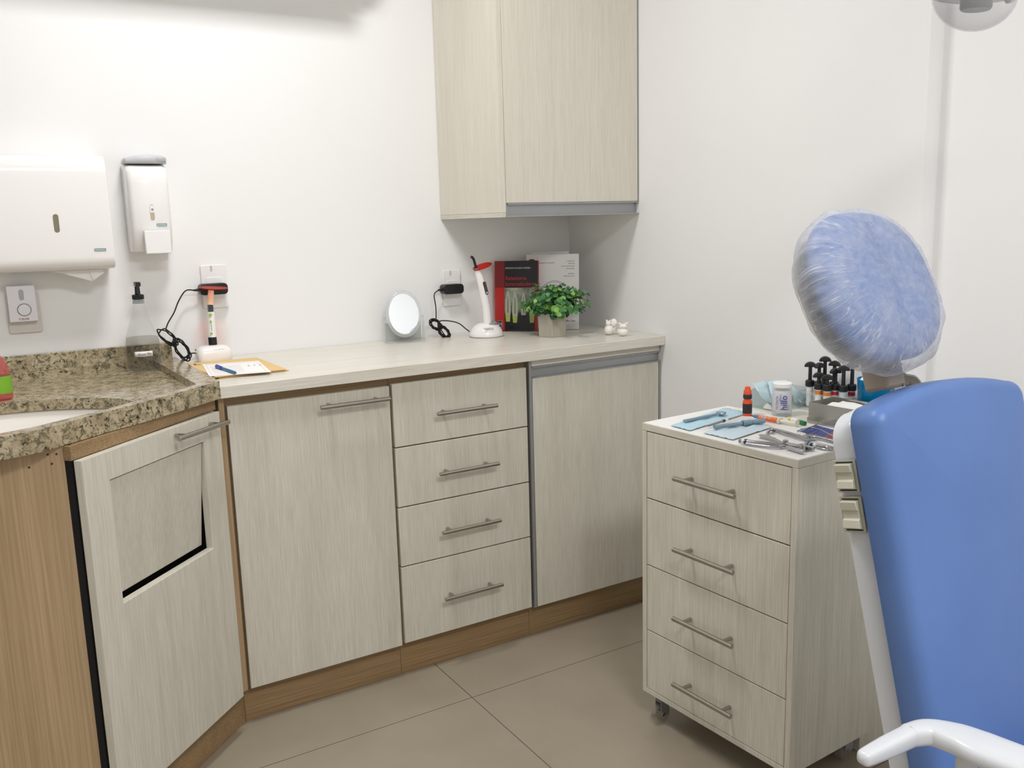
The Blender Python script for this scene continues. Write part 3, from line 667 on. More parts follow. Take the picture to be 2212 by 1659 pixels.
wr = Vector((-.108, -.203, .9)); xw = Vector((math.cos(math.radians(-41)), math.sin(math.radians(-41)), 0)); WW, WH = .182, .257
nw = Vector((-.66, -.75, 0)); nw = Vector((xw.y, -xw.x, 0)); upw = (Vector((0, 0, 1))*math.cos(math.radians(9)) - nw*math.sin(math.radians(9)) - xw*.045).normalized()
k2 = thing('white_booklet', 'large white booklet with a red emblem leaning in the corner behind the plant', 'book', mtx=frame(wr - xw*WW + Vector((0, 0, .002)), xw - Vector((0, 0, .0)), upw))
obj('cover', B().box(0, WW, 0, WH, -.006, 0), mat('white_booklet_cover', (228, 228, 226), .4), k2, bevel=.0008)
obj('back_sheet', B().box(.02, WW-.03, .01, WH+.007, -.0085, -.0068, Matrix.Rotation(.02, 4, 'Z')), mat('pale_back_sheet', (206, 214, 216), .5), k2)
obj('emblem', B().prism([(.020+.011*math.cos(a)*(1+.2*math.sin(3*a)), WH-.024+.009*math.sin(a)) for a in [k*PI/8 for k in range(16)]], .0001, .0005), mat('crimson_emblem', (142, 26, 40), .4), k2, smooth=0)
text('heading_lettering', 'Odontologia Conservadora', .0068, mat('rust_ink', (172, 84, 74), .5), k2, Matrix.Translation((.038, WH-.031, .0003)), sx=.8)
for k, s in enumerate(('Coordenadores', 'Adair Busato', 'Ewerton Nocchi Conceição', 'Narciso Baratieri', '', 'Organizadora', 'Marcela Alvarez Torres')):
    if s: text('credit_lettering', s, .0050, mat('grey_ink', (110, 110, 114), .6), k2, Matrix.Translation((WW-.015, WH-.026-.0085*k, .0003)), align='RIGHT', sx=.8)
for (r_, c_, hx) in ((.050, (80, 100, 150), 0), (.046, (120, 150, 180), .002), (.036, (180, 70, 76), .004)):
    arc = B(); arc.rings([[Vector((.098+(r_+dr_)*math.cos(a), .115+(r_+dr_)*math.sin(a), z)) for dr_, z in ((0, .0001), (.0012, .0001), (.0012, .0004), (0, .0004))] for a in [PI*(.05+.9*k/24) for k in range(25)]])
    obj('cover_arc', arc, mat('arc_%s' % ('blue', 'pale', 'red')[[0, .002, .004].index(hx)], c_, .5), k2)
text('publisher_lettering', 'Carvalho Chain', .0095, mat('navy_ink', (70, 76, 96), .5), k2, Matrix.Translation((WW-.012, .026, .0003)), align='RIGHT', sx=.8)

# ------------------------------------------------------------------ potted plant
pc = Vector((-.268, -.279, .9)); va = math.atan2(CAM.y-pc.y, CAM.x-pc.x)
pl = thing('potted_plant', 'small green leafy plant in a ribbed grey six-sided pot', 'potted plant', pc[:], va)
pot = B(); hexa = []
for k in range(6):
    a0, a1 = k*PI/3, (k+1)*PI/3; p0 = Vector((math.cos(a0), math.sin(a0))); p1 = Vector((math.cos(a1), math.sin(a1)))
    for j in range(22):
        t = j/22; q = p0.lerp(p1, t); rib = 1 + (.020 if j % 2 else -.018)
        if j == 0: rib = 1
        hexa.append(q*rib)
R0 = .0500
pot.rings([[Vector((q.x*R0*f, q.y*R0*f, z)) for q in hexa] for f, z in ((.95, .0005), (.97, .003), (1.02, .076), (.90, .077), (.88, .060))], cap=False)
pot.bm.faces.new(list(pot.bm.verts)[:len(hexa)][::-1])
obj('pot', pot, mat('ribbed_grey_cement', (178, 173, 160), .8), pl, smooth=20)
obj('soil', B().prism([(.0435*math.cos(k*PI/3), .0435*math.sin(k*PI/3)) for k in range(6)], .064, .067), mat('dark_soil', (36, 34, 26), .9), pl)
fol = B(); stm = B(); rnd = random.Random(11)
def leaf(c, n, u, ln, wd):
    n = n.normalized(); u = (u - n*u.dot(n)).normalized(); v_ = n.cross(u)
    ring_ = []
    for (s, t, b) in ((0, 0, 0), (.25, .36, .03), (.55, .5, .06), (.82, .38, .04), (1, .0, -.02), (.82, -.38, .04), (.55, -.5, .06), (.25, -.36, .03)):
        ring_.append(fol.bm.verts.new(c + u*ln*s + v_*wd*t + n*ln*b*1.6))
    mid = fol.bm.verts.new(c + u*ln*.5 - n*ln*.04)
    for i in range(8): fol.bm.faces.new((ring_[i], ring_[(i+1) % 8], mid))
for sidx in range(56):
    a = rnd.uniform(0, 2*PI); el = rnd.uniform(.12, 1.35) ; r_ = rnd.uniform(.6, 1.0)
    d = Vector((math.cos(a)*math.cos(el), math.sin(a)*math.cos(el), math.sin(el)))
    ln = .078*r_ + .048*r_*abs(math.cos(el))
    if sidx == 0: d = Matrix.Rotation(-va, 3, 'Z') @ Vector((.86, -.40, .52)); ln = .128
    if sidx == 1: d = Matrix.Rotation(-va, 3, 'Z') @ Vector((.75, -.5, .75)); ln = .110
    if sidx == 2: d = Matrix.Rotation(-va, 3, 'Z') @ Vector((-.9, .3, .35)); ln = .100
    d.normalize()
    p0 = Vector((d.x*.02, d.y*.02, .068)); p2 = Vector((0, 0, .072)) + d*ln; p1 = (p0+p2)/2 + Vector((0, 0, .012))
    stm.tube([p0, p1, p2], .0007, 4)
    nl = 7
    for k in range(nl):
        t = .25 + .75*k/(nl-1); c = p0.lerp(p1, t*2) if t < .5 else p1.lerp(p2, t*2-1)
        for sgn in (0, 1):
            ph = k*1.57 + sgn*PI + a
            o_ = d.orthogonal().normalized(); o_ = Matrix.Rotation(ph, 3, d) @ o_
            sz = rnd.uniform(.020, .027)*(1-.30*(t-.25)/.75)
            leaf(c, d*1.0 + o_*-.3 + Vector((.45, 0, .35)), o_ + d*.45, sz, sz*1.0)
    leaf(p2, d.orthogonal(), d, .012, .009)
m = mat('leaf_green', (60, 110, 60), .45)
ge = N(m, 'ShaderNodeNewGeometry')
rl = ramp(m, [(0, (46, 92, 62)), (.45, (72, 124, 72)), (.8, (104, 156, 78)), (1., (146, 190, 88))], ge.outputs['Random Per Island']); L(m, rl.outputs[0], base(m))
fo = obj('foliage', fol, m, pl, smooth=60)
obj('stems', stm, mat('stem_green', (70, 96, 48), .6), pl)

# ------------------------------------------------------------------ ceramic figurines
fg = thing('squirrel_figurine', 'white ceramic squirrel-like figurine, the left of two small figurines', 'figurine', (-.118, -.385, .9), va-.5)
b = B().sphere((0, 0, .0165), .0165, 18, 12, (1, .95, 1))
b.sphere((.003, .0, .0375), .0095, 14, 10); b.sphere((.004, .006, .0465), .0035, 8, 6); b.sphere((.004, -.006, .0465), .0035, 8, 6)
obj('body', b, M_CERAM, fg, smooth=80)
obj('tail', B().sphere((-.006, .014, .039), .012, 14, 10, (.7, 1, 1.15)).tube([(-.008, .012, .012), (-.010, .017, .026), (-.007, .015, .036)], [.006, .005, .006], 10), M_CERAM, fg, smooth=80)
og = thing('owl_figurine', 'white ceramic owl figurine with spread wings, the right of two small figurines', 'figurine', (-.104, -.440, .9), va+.15)
b = B().sphere((0, 0, .0135), .0150, 18, 12, (1, 1.05, .9)); b.sphere((.002, 0, .031), .0115, 14, 10, (1, 1.15, .8))
obj('body', b, M_CERAM, og, smooth=80)
for s_ in (-1, 1):
    obj('ear_tuft', B().tube([(.002, .004*s_, .036), (.003, .011*s_, .041), (.004, .018*s_, .043)], [.0035, .003, .0008], 8), M_CERAM, og, smooth=80)
    obj('eye', B().sphere((.0115, .0050*s_, .032), .0034, 10, 8), M_CERAM, og)
    obj('wing', B().sphere((-.001, .0145*s_, .016), .007, 10, 8, (.8, .5, 1.2)), M_CERAM, og)

# ------------------------------------------------------------------ rolling drawer cart
CA = math.radians(3.3)
CM = Matrix.Translation((-.515, -1.035, 0)) @ Matrix.Rotation(CA, 4, 'Z')
cart = thing('drawer_cart', 'rolling whitewashed cart of four drawers with instruments on top', 'cart', mtx=CM)
CW, CDp, CT, CB = .4607, .300, .780, .076
obj('carcass', B().box(.0003, CDp, -.0145, 0, CB, CT-.0176).box(.0003, CDp, -CW, -CW+.0150, CB, CT-.0176).box(.0003, CDp, -CW+.0152, -.0147, CB, CB+.013).box(CDp-.012, CDp, -CW+.0152, -.0147, CB+.0132, CT-.018), M_LAM, cart, bevel=.0008)
obj('top_panel', B().box(0, CDp, -CW, 0, CT-.0172, CT), M_LAMY, cart, bevel=.0008)
m = mat('white_top_laminate', (244, 243, 240), .3)
obj('top_sheet', B().box(.0025, CDp-.002, -CW+.0025, -.0025, CT+.0001, CT+.0008), m, cart)
for (z0, z1, hz) in ((.5955, .7605, .676), (.4225, .5925, .5035), (.2500, .4200, .331), (.0905, .2475, .162)):
    d_ = obj('drawer', B().box(.0008, .0190, -.4440, -.0165, z0, z1), M_LAM, cart, bevel=.0010)
    bar_handle(d_, CM @ Vector((-.030, -.138, hz)), CM @ Vector((-.030, -.321, hz)), -(CM.to_3x3() @ Vector((1, 0, 0))))
M_WHL = clear('clear_caster_wheel', (232, 230, 224), .16, (206, 202, 194), .1)
for (cx, cy) in ((.030, -.045), (.030, -.418), (.262, -.045), (.262, -.418)):
    cs = obj('caster', B().box(cx-.020, cx+.020, cy-.020, cy+.020, CB-.0045, CB-.0006).cyl((cx, cy, CB-.005), (cx, cy, CB-.014), .008).box(cx-.018, cx+.010, cy-.0110, cy-.0090, .022, CB-.014).box(cx-.018, cx+.010, cy+.0090, cy+.0110, .022, CB-.014).box(cx-.018, cx+.010, cy-.0110, cy+.0110, CB-.0155, CB-.0125), M_ALU, cart, label='clear caster on a metal fork')
    obj('wheel', B().cyl((cx-.010, cy-.0080, .0265), (cx-.010, cy+.0080, .0265), .0260, n=32), M_WHL, cs, bevel=.003)
    obj('axle', B().cyl((cx-.010, cy-.0125, .0265), (cx-.010, cy+.0125, .0265), .0045, n=12), M_STEEL, cs)

# narrow ledge unit between cart and wall
lg = thing('wall_ledge', 'narrow whitewashed ledge unit between the cart and the right wall', 'ledge', mtx=CM)
obj('body', B().box(.304, .482, -.425, -.042, .001, .764), M_LAM, lg)
obj('top_panel', B().box(.302, .484, -.427, -.038, .7645, CT), mat('cream_ledge_top', (232, 228, 216), .35), lg, bevel=.002)
LT = CT + .0003; T = CT + .0010
def cp(px, py, z=T): return PZ(px, py, z)

# ------------------------------------------------------------------ things on the cart and ledge
def flat_axes(p0, p1):
    d = (p1-p0); d.z = 0; l = d.length; d.normalize(); return d, Vector((-d.y, d.x, 0)), l
# dropper bottle
p = cp(1614, 897)
ob = thing('dropper_bottle', 'small orange and black dropper bottle on the cart top', 'bottle', p[:])
obj('bottle_body', B().lathe([(.0105, .0002), (.0115, .001), (.0115, .006)], 20), mat('orange_plastic', (226, 84, 44), .35), ob)
obj('label', B().lathe([(.0117, .0062), (.0117, .030)], 20), mat('charcoal_label', (46, 44, 46), .45), ob)
obj('shoulder', B().lathe([(.0114, .0302), (.0113, .035), (.0085, .0405), (.0085, .0425)], 20), mat('orange_plastic'), ob, smooth=60)
obj('collar', B().lathe([(.0105, .0427), (.0108, .0445), (.0108, .052), (.0100, .0535)], 20), mat('charcoal_label'), ob)
obj('dropper_cap', B().lathe([(.0100, .0537), (.0095, .062), (.0070, .0655), (.0066, .0715), (.0045, .0725)], 20), mat('orange_plastic'), ob, smooth=60)
# floss bottle
p = cp(1692, 900)
fb = thing('floss_bottle', 'white translucent floss bottle with blue lettering on the cart top', 'bottle', (p + Vector((.012, .016, 0)))[:])
obj('bottle_body', B().lathe([(.0225, .0002), (.0240, .002), (.0240, .066), (.0225, .070), (.018, .0705)], 32), clear('frosted_white_plastic', (246, 248, 250), .30, (242, 244, 246), .3, ior=1.2), fb, smooth=50)
obj('inner_label', B().lathe([(.0222, .012), (.0222, .063)], 32), M_PAPER, fb)
obj('cap', B().lathe([(.0185, .0707), (.0235, .071), (.0238, .080), (.021, .0825), (.012, .083)], 32), M_WPL2, fb, smooth=50)
an = math.atan2(CAM.y-p.y, CAM.x-p.x)

vd = Vector((math.cos(an), math.sin(an), 0)); vr = Vector((-vd.y, vd.x, 0))
M_BI = mat('blue_bottle_ink', (36, 40, 160), .5)
def side_text(s_, size, across, z0, dr, sx_=1.):
    text('label_lettering', s_, size, M_BI, fb, frame(vd*(.0242+dr) + vr*across + Vector((0, 0, z0)), (0, 0, 1), -vr), sx=sx_)
side_text('hillo', .0235, .0125, .017, .0012, .92)
side_text('FIO DENTAL', .0072, -.0095, .018, .0003, .85)
side_text('Clínico', .0068, -.0020, .040, .0012, .8)
side_text('50 metros', .0042, .0165, .017, -.002, .8)

# steel gauze box
p = cp(1746, 913); q = cp(1806, 928)
dx = Vector((math.cos(CA), math.sin(CA), 0)); dy = Vector((math.sin(CA), -math.cos(CA), 0))
sb = thing('steel_box', 'open stainless steel box holding white gauze behind the chair back', 'box', mtx=frame(p + Vector((0, 0, .0002)), dx, -dy))
W1, W2, HB = .096, .190, .050
b = B()
for a in ((0, .0015, -W2, 0), (W1-.0015, W1, -W2, 0), (.0015, W1-.0015, -.0015, 0), (.0015, W1-.0015, -W2, -W2+.0015)): b.box(*a, .0, HB)
b.box(.0015, W1-.0015, -W2+.0015, -.0015, 0, .0015)
obj('box_body', b, mat('dull_stainless_steel', (186, 182, 174), .30, .85), sb)
b = B()
for a in ((-.0022, -.0002, -W2-.002, .0022), (W1+.0002, W1+.0022, -W2-.002, .0022), (-.0002, W1+.0002, .0002, .0022), (-.0002, W1+.0002, -W2-.0022, -W2-.0002)): b.box(*a, .0002, .013)
obj('lid_rim', b, mat('dull_stainless_steel'), sb)
gz_ = thing('gauze_pad', 'stack of white gauze inside the open steel box', 'gauze', mtx=WM[sb] @ Matrix.Translation((W1/2, -W2/2-.01, .002)))
obj('gauze', B().grid(lambda u, v: Vector(((u-.5)*.080, (v-.5)*.150, .043 + .004*noise.noise(Vector((u*3, v*4, 1))) )), 10, 14).box(-.0398, .0398, -.0748, .0748, .0005, .038), M_PAPER, gz_, bevel=.002)

# composite syringes in an acrylic stand on the ledge
sx0, sy0 = -.062, -1.222
st_ = thing('syringe_stand', 'clear acrylic stand holding the black composite syringes', 'stand', (sx0, sy0, LT), CA)
M_AC2 = clear('clear_stand_acrylic', (244, 247, 247), .08, ior=1.2)
obj('top_plate', B().box(-.036, .036, -.066, .070, .0400, .0430), M_AC2, st_)
obj('base_plate', B().box(-.038, .038, -.066, .070, .0002, .0030), M_AC2, st_)
obj('side_wall', B().box(-.038, .038, .0702, .0730, .0002, .043).box(-.038, .038, -.0690, -.0662, .0002, .043), M_AC2, st_)
M_HD = mat('charcoal_plunger', (34, 35, 38), .5)
def syringe(x, y, h, rot, band, tilt=0):
    t = thing('composite_syringe', '', 'syringe', (x, y, LT+.0032), rot, 'composite syringes standing in the acrylic stand')
    obj('barrel', B().lathe([(.0050, 0), (.0085, .004), (.0085, .052)], 16), M_WPL2, t)
    obj('label_band', B().lathe([(.0087, .040), (.0087, .049)], 16), mat(*band), t)
    obj('collar', B().lathe([(.0088, .0522), (.0112, .053), (.0112, .066), (.0095, .068)], 16), M_HD, t)
    obj('plunger', B().lathe([(.0048, .0682), (.0044, .072+h)], 12), M_HD, t)
    hd = [(.0150*math.cos(a), .072+h+.0135*math.sin(a)) for a in [PI*k/12 for k in range(13)]]
    obj('thumb_rest', B().prism(hd, -.0050, .0050, Matrix(((1, 0, 0, 0), (0, 0, -1, 0), (0, 1, 0, 0), (0, 0, 0, 1)))), M_HD, t, bevel=.002)
    return t
W_ = ('white_band', (228, 228, 226), .4); O_ = ('orange_band', (226, 128, 50), .4); R_ = ('red_band', (200, 50, 60), .4); P_ = ('pale_blue_band', (196, 214, 224), .4)
nm = {}
va2 = math.atan2(CAM.y-sy0, CAM.x-sx0) + PI/2
def sxy(px, py): v = PZ(px, py, LT+.0032); return v.x, v.y
spec = [(-.006, .060, .030, .0, W_, 'leftmost black-plunger syringe in the acrylic stand, white label'),
        (-.002, .036, .030, .9, W_, 'second black syringe from the left, its thumb rest seen edge-on'),
        (.018, .034, .044, .1, P_, 'tallest black syringe at the back of the stand'),
        (.018, .006, .036, -.3, W_, 'tall back syringe right of the tallest one'),
        (-.024, .020, .010, .2, O_, 'short front black syringe left of the one nearest the steel box'),
        (-.026, -.006, .008, .0, O_, 'short foremost black syringe with an orange label band'),
        (-.002, -.012, .022, .5, R_, 'half-hidden black syringe with a red band in the middle of the stand'),
        (-.006, -.038, .032, .1, P_, 'rightmost upright black syringe near the headrest cover'),
        (.020, -.044, .038, .3, R_, 'back right black syringe mostly hidden by the headrest cover')]
for x, y, h, rt, bnd, lbl in spec:
    q = WM[st_] @ Vector((x, y, 0))
    o = syringe(q.x, q.y, h, va2+rt, bnd); o['label'] = lbl

# clear box with blue sterilisation pouches
pb_ = (-.110, -1.098, LT)
bx = thing('clear_box', 'clear plastic box of sterilisation pouches behind the dropper bottle', 'box', pb_, CA)
M_BX = clear('clear_box_plastic', (240, 245, 245), .16, (228, 236, 236), .15, ior=1.2)
b = B()
b.box(-.070, .070, -.050, .045, .0002, .0020)
b.rings([[Vector((x*s, y*s, z)) for x, y in rpoly(.140, .095, .012, 4, 0, -.0025)] for s, z in ((.97, .0022), (1, .045), (.985, .045), (.955, .0024))], cap=False)
obj('box_body', b, M_BX, bx)
obj('paper_tab', B().prism([(-.012, 0), (.016, 0), (.012, .010), (0, .015), (-.009, .008)], 0, .0006, Matrix.Translation((-.071, -.02, .004)) @ Matrix(((0, 0, -1, 0), (-1, 0, 0, 0), (0, 1, 0, 0), (0, 0, 0, 1)))), M_PAPER, bx)
M_PCH = mat('pale_blue_pouch_film', (196, 220, 228), .35)
def pouch_sheet(w_, l_, seed, amp=.004, thick=.0008):
    def f(u, v):
        e = min(u, 1-u, v, 1-v); k = min(1, e*6)
        return Vector(((u-.5)*w_ + .003*noise.noise(Vector((v*4, seed, 0))), (v-.5)*l_ + .003*noise.noise(Vector((u*4, seed, 3))), .0012 + amp*k*(.55+.6*noise.noise(Vector((u*4+seed, v*7, seed)))) + amp*.25*(1-k)*(1+noise.noise(Vector((u*9, v*9, seed))))))
    return f
for i, (dx_, dy_, rz, tx_) in enumerate(((-.030, .020, .2, 50), (.006, .002, -.3, 60), (.030, -.022, .5, 42))):
    M_ = Matrix.Translation((pb_[0]+dx_, pb_[1]+dy_, LT+.034)) @ Matrix.Rotation(rz, 4, 'Z') @ Matrix.Rotation(math.radians(tx_), 4, 'X')
    t = thing('sterilisation_pouch', ['pale blue pouch leaning at the left in the clear box', 'pale blue pouch in the middle of the clear box', 'pale blue pouch at the floss bottle side of the clear box'][i], 'pouch', mtx=M_)
    o = obj('pouch_film', B().grid(pouch_sheet(.060, .066, i*3.3), 12, 14), M_PCH, t, smooth=80); s_ = o.modifiers.new('s', 'SOLIDIFY'); s_.thickness = .0006

# blue cotton jar
jr = thing('cotton_jar', 'turquoise translucent jar of cotton below the headrest', 'jar', (-.058, -1.345, LT))
jt = PX(1893, 818, -.058).z - LT
JY = PX(1893, 818, -.058).y; jr.location = (-.058, JY, LT); WM[jr] = Matrix.Translation(jr.location)
M_JAR = clear('turquoise_jar_plastic', (60, 190, 225), .5, (8, 140, 190), .12)
obj('jar_body', B().lathe([(.036, .0002), (.038, .003), (.0425, jt-.004), (.0440, jt-.001), (.0440, jt), (.0420, jt), (.0365, .004)], 36, cap=True), M_JAR, jr, smooth=50)
ct = thing('cotton_wool', 'white cotton filling the turquoise jar', 'cotton', (-.058, JY, LT+.006), kind='stuff')
cb = B()
cb.rings([[Vector((r*math.cos(a)*(1+.02*math.sin(5*a)), r*math.sin(a)*(1+.02*math.cos(3*a)), z + .004*math.sin(3*a+z*90))) for a in [2*PI*k/24 for k in range(24)]] for r, z in ((.030, .004), (.034, .02), (.036, .05), (.0385, jt-.016), (.030, jt-.006), (.015, jt+.001), (.004, jt+.002))])
obj('cotton', cb, M_PAPER, ct, smooth=80)

# sterilisation pouches and instruments lying on the cart
def lying_pouch(corners, seed, label, amp=.006):
    P = [cp(*c) for c in corners]; c = sum(P, Vector())/4
    t = thing('sterilisation_pouch', label, 'pouch', (c.x, c.y, T))
    def f(u, v):
        q = P[0].lerp(P[1], u).lerp(P[3].lerp(P[2], u), v) - c; e = min(u, 1-u, v, 1-v); k = min(1, e*5)
        return Vector((q.x, q.y, .0012 + amp*k*(.5+.7*noise.noise(Vector((u*9+seed, v*4, seed)))) + .0018*(1-k)*(1+noise.noise(Vector((u*11, v*11, seed))))))
    m = mat('blue_pouch_paper_%d' % seed, (184, 216, 228), .5) if seed == 1 else mat('pale_pouch_paper', (206, 224, 234), .5)
    o = obj('pouch_film', B().grid(f, 44, 20), m, t, smooth=80); s_ = o.modifiers.new('s', 'SOLIDIFY'); s_.thickness = .0005; s_.offset = 1
    return t, c, P
t1, c1_, P1 = lying_pouch([(1449, 921), (1490, 932), (1617, 894), (1566, 883)], 1, 'blue sterilisation pouch with a mirror inside, at the far left of the cart top')
t2, c2_, P2 = lying_pouch([(1519, 937), (1583, 952), (1670, 924), (1604, 909)], 2, 'pale blue pouch with clamp inside, in front of the etching syringe')
M_BLT = mat('tinted_blue_tool', (138, 164, 180), .25, .5)
def rod_thing(name, label, cat, p0, p1, segs, z=T, lift=.004):
    """a slender tool along p0-p1; segs = (start, end, r0, r1, material, part name)"""
    d, s_, l = flat_axes(p0, p1)
    c = (p0+p1)/2
    t = thing(name, label, cat, (c.x, c.y, z))
    for a, b_, r0, r1, m_, pn_ in segs:
        obj(pn_, B().tube([d*(a-.5)*l + Vector((0, 0, lift)), d*(b_-.5)*l + Vector((0, 0, lift))], [r0, r1], 12), m_, t)
    return t, d, l
rt1, d_, l_ = rod_thing('mouth_mirror', 'dental mouth mirror sealed in the left blue pouch', 'dental mirror', cp(1478, 918), cp(1566, 899), [(0, .78, .0045, .0035, M_BLT, 'handle')], T+.0045, .0045)
obj('mirror_head', B().lathe([(.012, 0), (.013, .002), (.012, .004)], 20, Matrix.Translation(d_*l_*.40 + Vector((0, 0, .004)))), M_BLT, rt1)
rt2, d_, l_ = rod_thing('rubber_dam_clamp_tool', 'small grey metal tool sealed in the pale blue pouch', 'dental tool', cp(1543, 932), cp(1650, 918), [(0, .55, .0052, .0044, M_BLT, 'handle'), (.56, .74, .0072, .0064, M_BLT, 'hinge'), (.75, 1, .0055, .0068, M_BLT, 'tip')], T+.0045, .0058)
rod_thing('spatula', 'thin double-ended spatula with navy ring between the two pouches', 'spatula', cp(1512, 931), cp(1606, 902), [(0, .18, .0006, .0010, M_CHROME, 'tip'), (.18, .50, .0026, .0030, mat('grey_handle', (146, 142, 140), .35), 'handle'), (.50, .55, .0036, .0036, mat('navy_ring', (42, 56, 88), .35), 'ring'), (.55, .62, .0030, .0028, M_WPL2, 'handle'), (.62, .92, .0024, .0016, mat('grey_handle'), 'handle'), (.92, 1, .0010, .0006, M_CHROME, 'tip')], T+.003, .0038)
et, d_, l_ = rod_thing('etching_syringe', 'orange and blue etching gel syringe with cream plunger', 'syringe', cp(1620, 904), cp(1722, 922),
    [(0, .10, .0008, .0018, M_BLK, 'needle'), (.10, .20, .0040, .0045, mat('steel_blue_plastic', (92, 130, 170), .35), 'nozzle'), (.2, .62, .0058, .0058, mat('bright_orange_label', (240, 120, 50), .4), 'barrel'), (.62, .64, .0068, .0068, M_CERAM, 'collar'), (.64, .98, .0042, .0042, mat('cream_plastic', (236, 230, 210), .4), 'plunger')], T, .0072)
obj('finger_flange', B().lathe([(.013, 0), (.0135, .001), (.013, .002)], 20, Matrix.Translation(d_*l_*.14 + Vector((0, 0, .0072))) @ frame((0, 0, 0), Vector((0, 0, 1)), d_.cross(Vector((0, 0, 1)))) , sx=.52), mat('cream_plastic'), et)
obj('thumb_rest', B().lathe([(.0085, 0), (.009, .001), (.0085, .002)], 20, Matrix.Translation(d_*l_*.488 + Vector((0, 0, .0090))) @ frame((0, 0, 0), Vector((0, 0, 1)), d_.cross(Vector((0, 0, 1))))), mat('cream_plastic'), et)
dd = Vector((d_.x, d_.y, 0)); s_ = -Vector((-dd.y, dd.x, 0)); s_ = s_ if s_.dot(CAM-Vector((-.3, -1.2, .8))) > 0 else -s_
fy_ = (Vector((0, 0, 1))*.75 - s_*.66).normalized(); nrm = (Vector((0, 0, .66)) + s_*.75).normalized()
text('brand_lettering', 'Condac 37', .0085, M_PAPER, et, frame(dd*(-.27)*l_ + Vector((0, 0, .0072)) + nrm*.0061 - fy_*.003, dd, fy_), sx=.85)
gs, d_, l_ = rod_thing('anaesthetic_cartridge', 'glass tube with green cap and black print beside the etching syringe', 'cartridge', cp(1705, 910), cp(1739, 920),
    [(0, .72, .0052, .0052, clear('clear_cartridge_glass', (225, 230, 226), .3), 'glass_tube'), (.72, 1, .0056, .0052, mat('green_cap', (40, 120, 70), .4), 'cap')], T, .0058)
obj('printed_band', B().tube([d_*(-.35)*l_+Vector((0, 0, .0058)), d_*(.1)*l_+Vector((0, 0, .0058))], .0054, 12), M_PAPER, gs)
obj('yellow_band', B().tube([-d_*l_*.52+Vector((0, 0, .0058)), -d_*l_*.40+Vector((0, 0, .0058))], .0055, 12), mat('yellow_band', (232, 222, 120), .4), gs)

# articulating paper in a clear sleeve
ap, ca_, PA = None, None, None
PA = [cp(1722, 931), cp(1806, 951), cp(1822, 935), cp(1762, 919)]; ca_ = sum(PA, Vector())/4
ap = thing('articulating_paper', 'blue and red paper strips in a clear sleeve beside the steel box', 'paper strips', (ca_.x, ca_.y, T))
for k in range(7):
    a, b_ = k/7, (k+.86)/7
    q = [PA[0].lerp(PA[1], a), PA[0].lerp(PA[1], b_), PA[3].lerp(PA[2], b_), PA[3].lerp(PA[2], a)]
    obj('paper_strip', B().prism([(v.x-ca_.x, v.y-ca_.y) for v in q], .0006, .0012), mat('blue_carbon_paper', (38, 62, 140), .5) if k < 5 else mat('red_carbon_paper', (150, 50, 66), .5), ap, smooth=0)
obj('sleeve', B().prism([((v.x-ca_.x)*1.06, (v.y-ca_.y)*1.06) for v in PA], .0014, .0018), clear('clear_sleeve', (252, 252, 255), .01, ior=1.04), ap)

# metal instruments
def wire(name, label, cat, pts, r, z=None, ring=None):
    P = [cp(a, b_, T+c) for a, b_, c in pts]; c = sum(P, Vector())/len(P); c.z = T
    t = thing(name, label, cat, c[:])
    obj('shaft', B().tube([p-c for p in smooth_path(P, 6)], r, 10), M_CHROME, t, smooth=60)
    return t, c
pl1, c = wire('rubber_dam_punch', 'chrome rubber dam punch pliers nearest the front edge of the cart', 'pliers', [(1597, 953, .007), (1612, 954, .008), (1650, 958, .008), (1692, 961, .008)], .0048)
pl1.name = 'punch_pliers'
obj('handle', B().tube([p-c for p in smooth_path([cp(1639, 941, T+.005), cp(1652, 942, T+.006), cp(1672, 949, T+.006), cp(1694, 960, T+.007)], 6)], [.003]+[.0085]*3+[.009]*3+[.008]*5+[.0065]*4+[.0045]*3, 12, .32), mat('satin_chrome', (176, 174, 172), .3, 1.), pl1, smooth=60, label='broad flat chrome handle')
obj('handle', B().tube([p-c for p in smooth_path([cp(1611, 958, T+.005), cp(1640, 962, T+.005), cp(1675, 965, T+.006), cp(1696, 963, T+.006)], 6)], .0028, 10), M_CHROME, pl1, smooth=60)
obj('grip_ring', B().tube([cp(1604, 953, T+.0078)-c, cp(1608, 953.6, T+.0079)-c], .0058, 14), M_WPL2, pl1)
obj('grip_ring', B().tube([cp(1609, 954, T+.0079)-c, cp(1613, 954.4, T+.0080)-c], .0058, 14), mat('navy_ring'), pl1)
obj('pivot', B().lathe([(.0058, 0), (.0058, .011), (.0045, .0122)], 16, Matrix.Translation(cp(1697, 962, T)-c)), M_CHROME, pl1)
obj('jaw', B().tube([p-c for p in (cp(1699, 959, T+.009), cp(1718, 963, T+.010), cp(1731, 966, T+.010))], [.0045, .0052, .0050], 8), M_CHROME, pl1, bevel=.0005)
obj('jaw', B().tube([p-c for p in (cp(1699, 966, T+.006), cp(1720, 972, T+.006), cp(1735, 976, T+.006))], [.0045, .0050, .0052], 8), M_CHROME, pl1, bevel=.0005)
obj('punch_head', B().lathe([(.0085, 0), (.0090, .002), (.0090, .013), (.0080, .015)], 20, Matrix.Translation(cp(1731, 975, T)-c)), mat('satin_chrome'), pl1)
obj('punch_hole', B().lathe([(.0016, .0152), (.0016, .0154)], 10, Matrix.Translation(cp(1731, 975, T)-c)), M_BLK, pl1)
pl2, c = wire('clamp_forceps', 'chrome clamp forceps with curved tip behind the punch pliers', 'forceps', [(1657, 937, .004), (1664, 929, .006), (1676, 928, .008), (1700, 934, .008), (1725, 941, .008), (1748, 947, .009)], .0030)
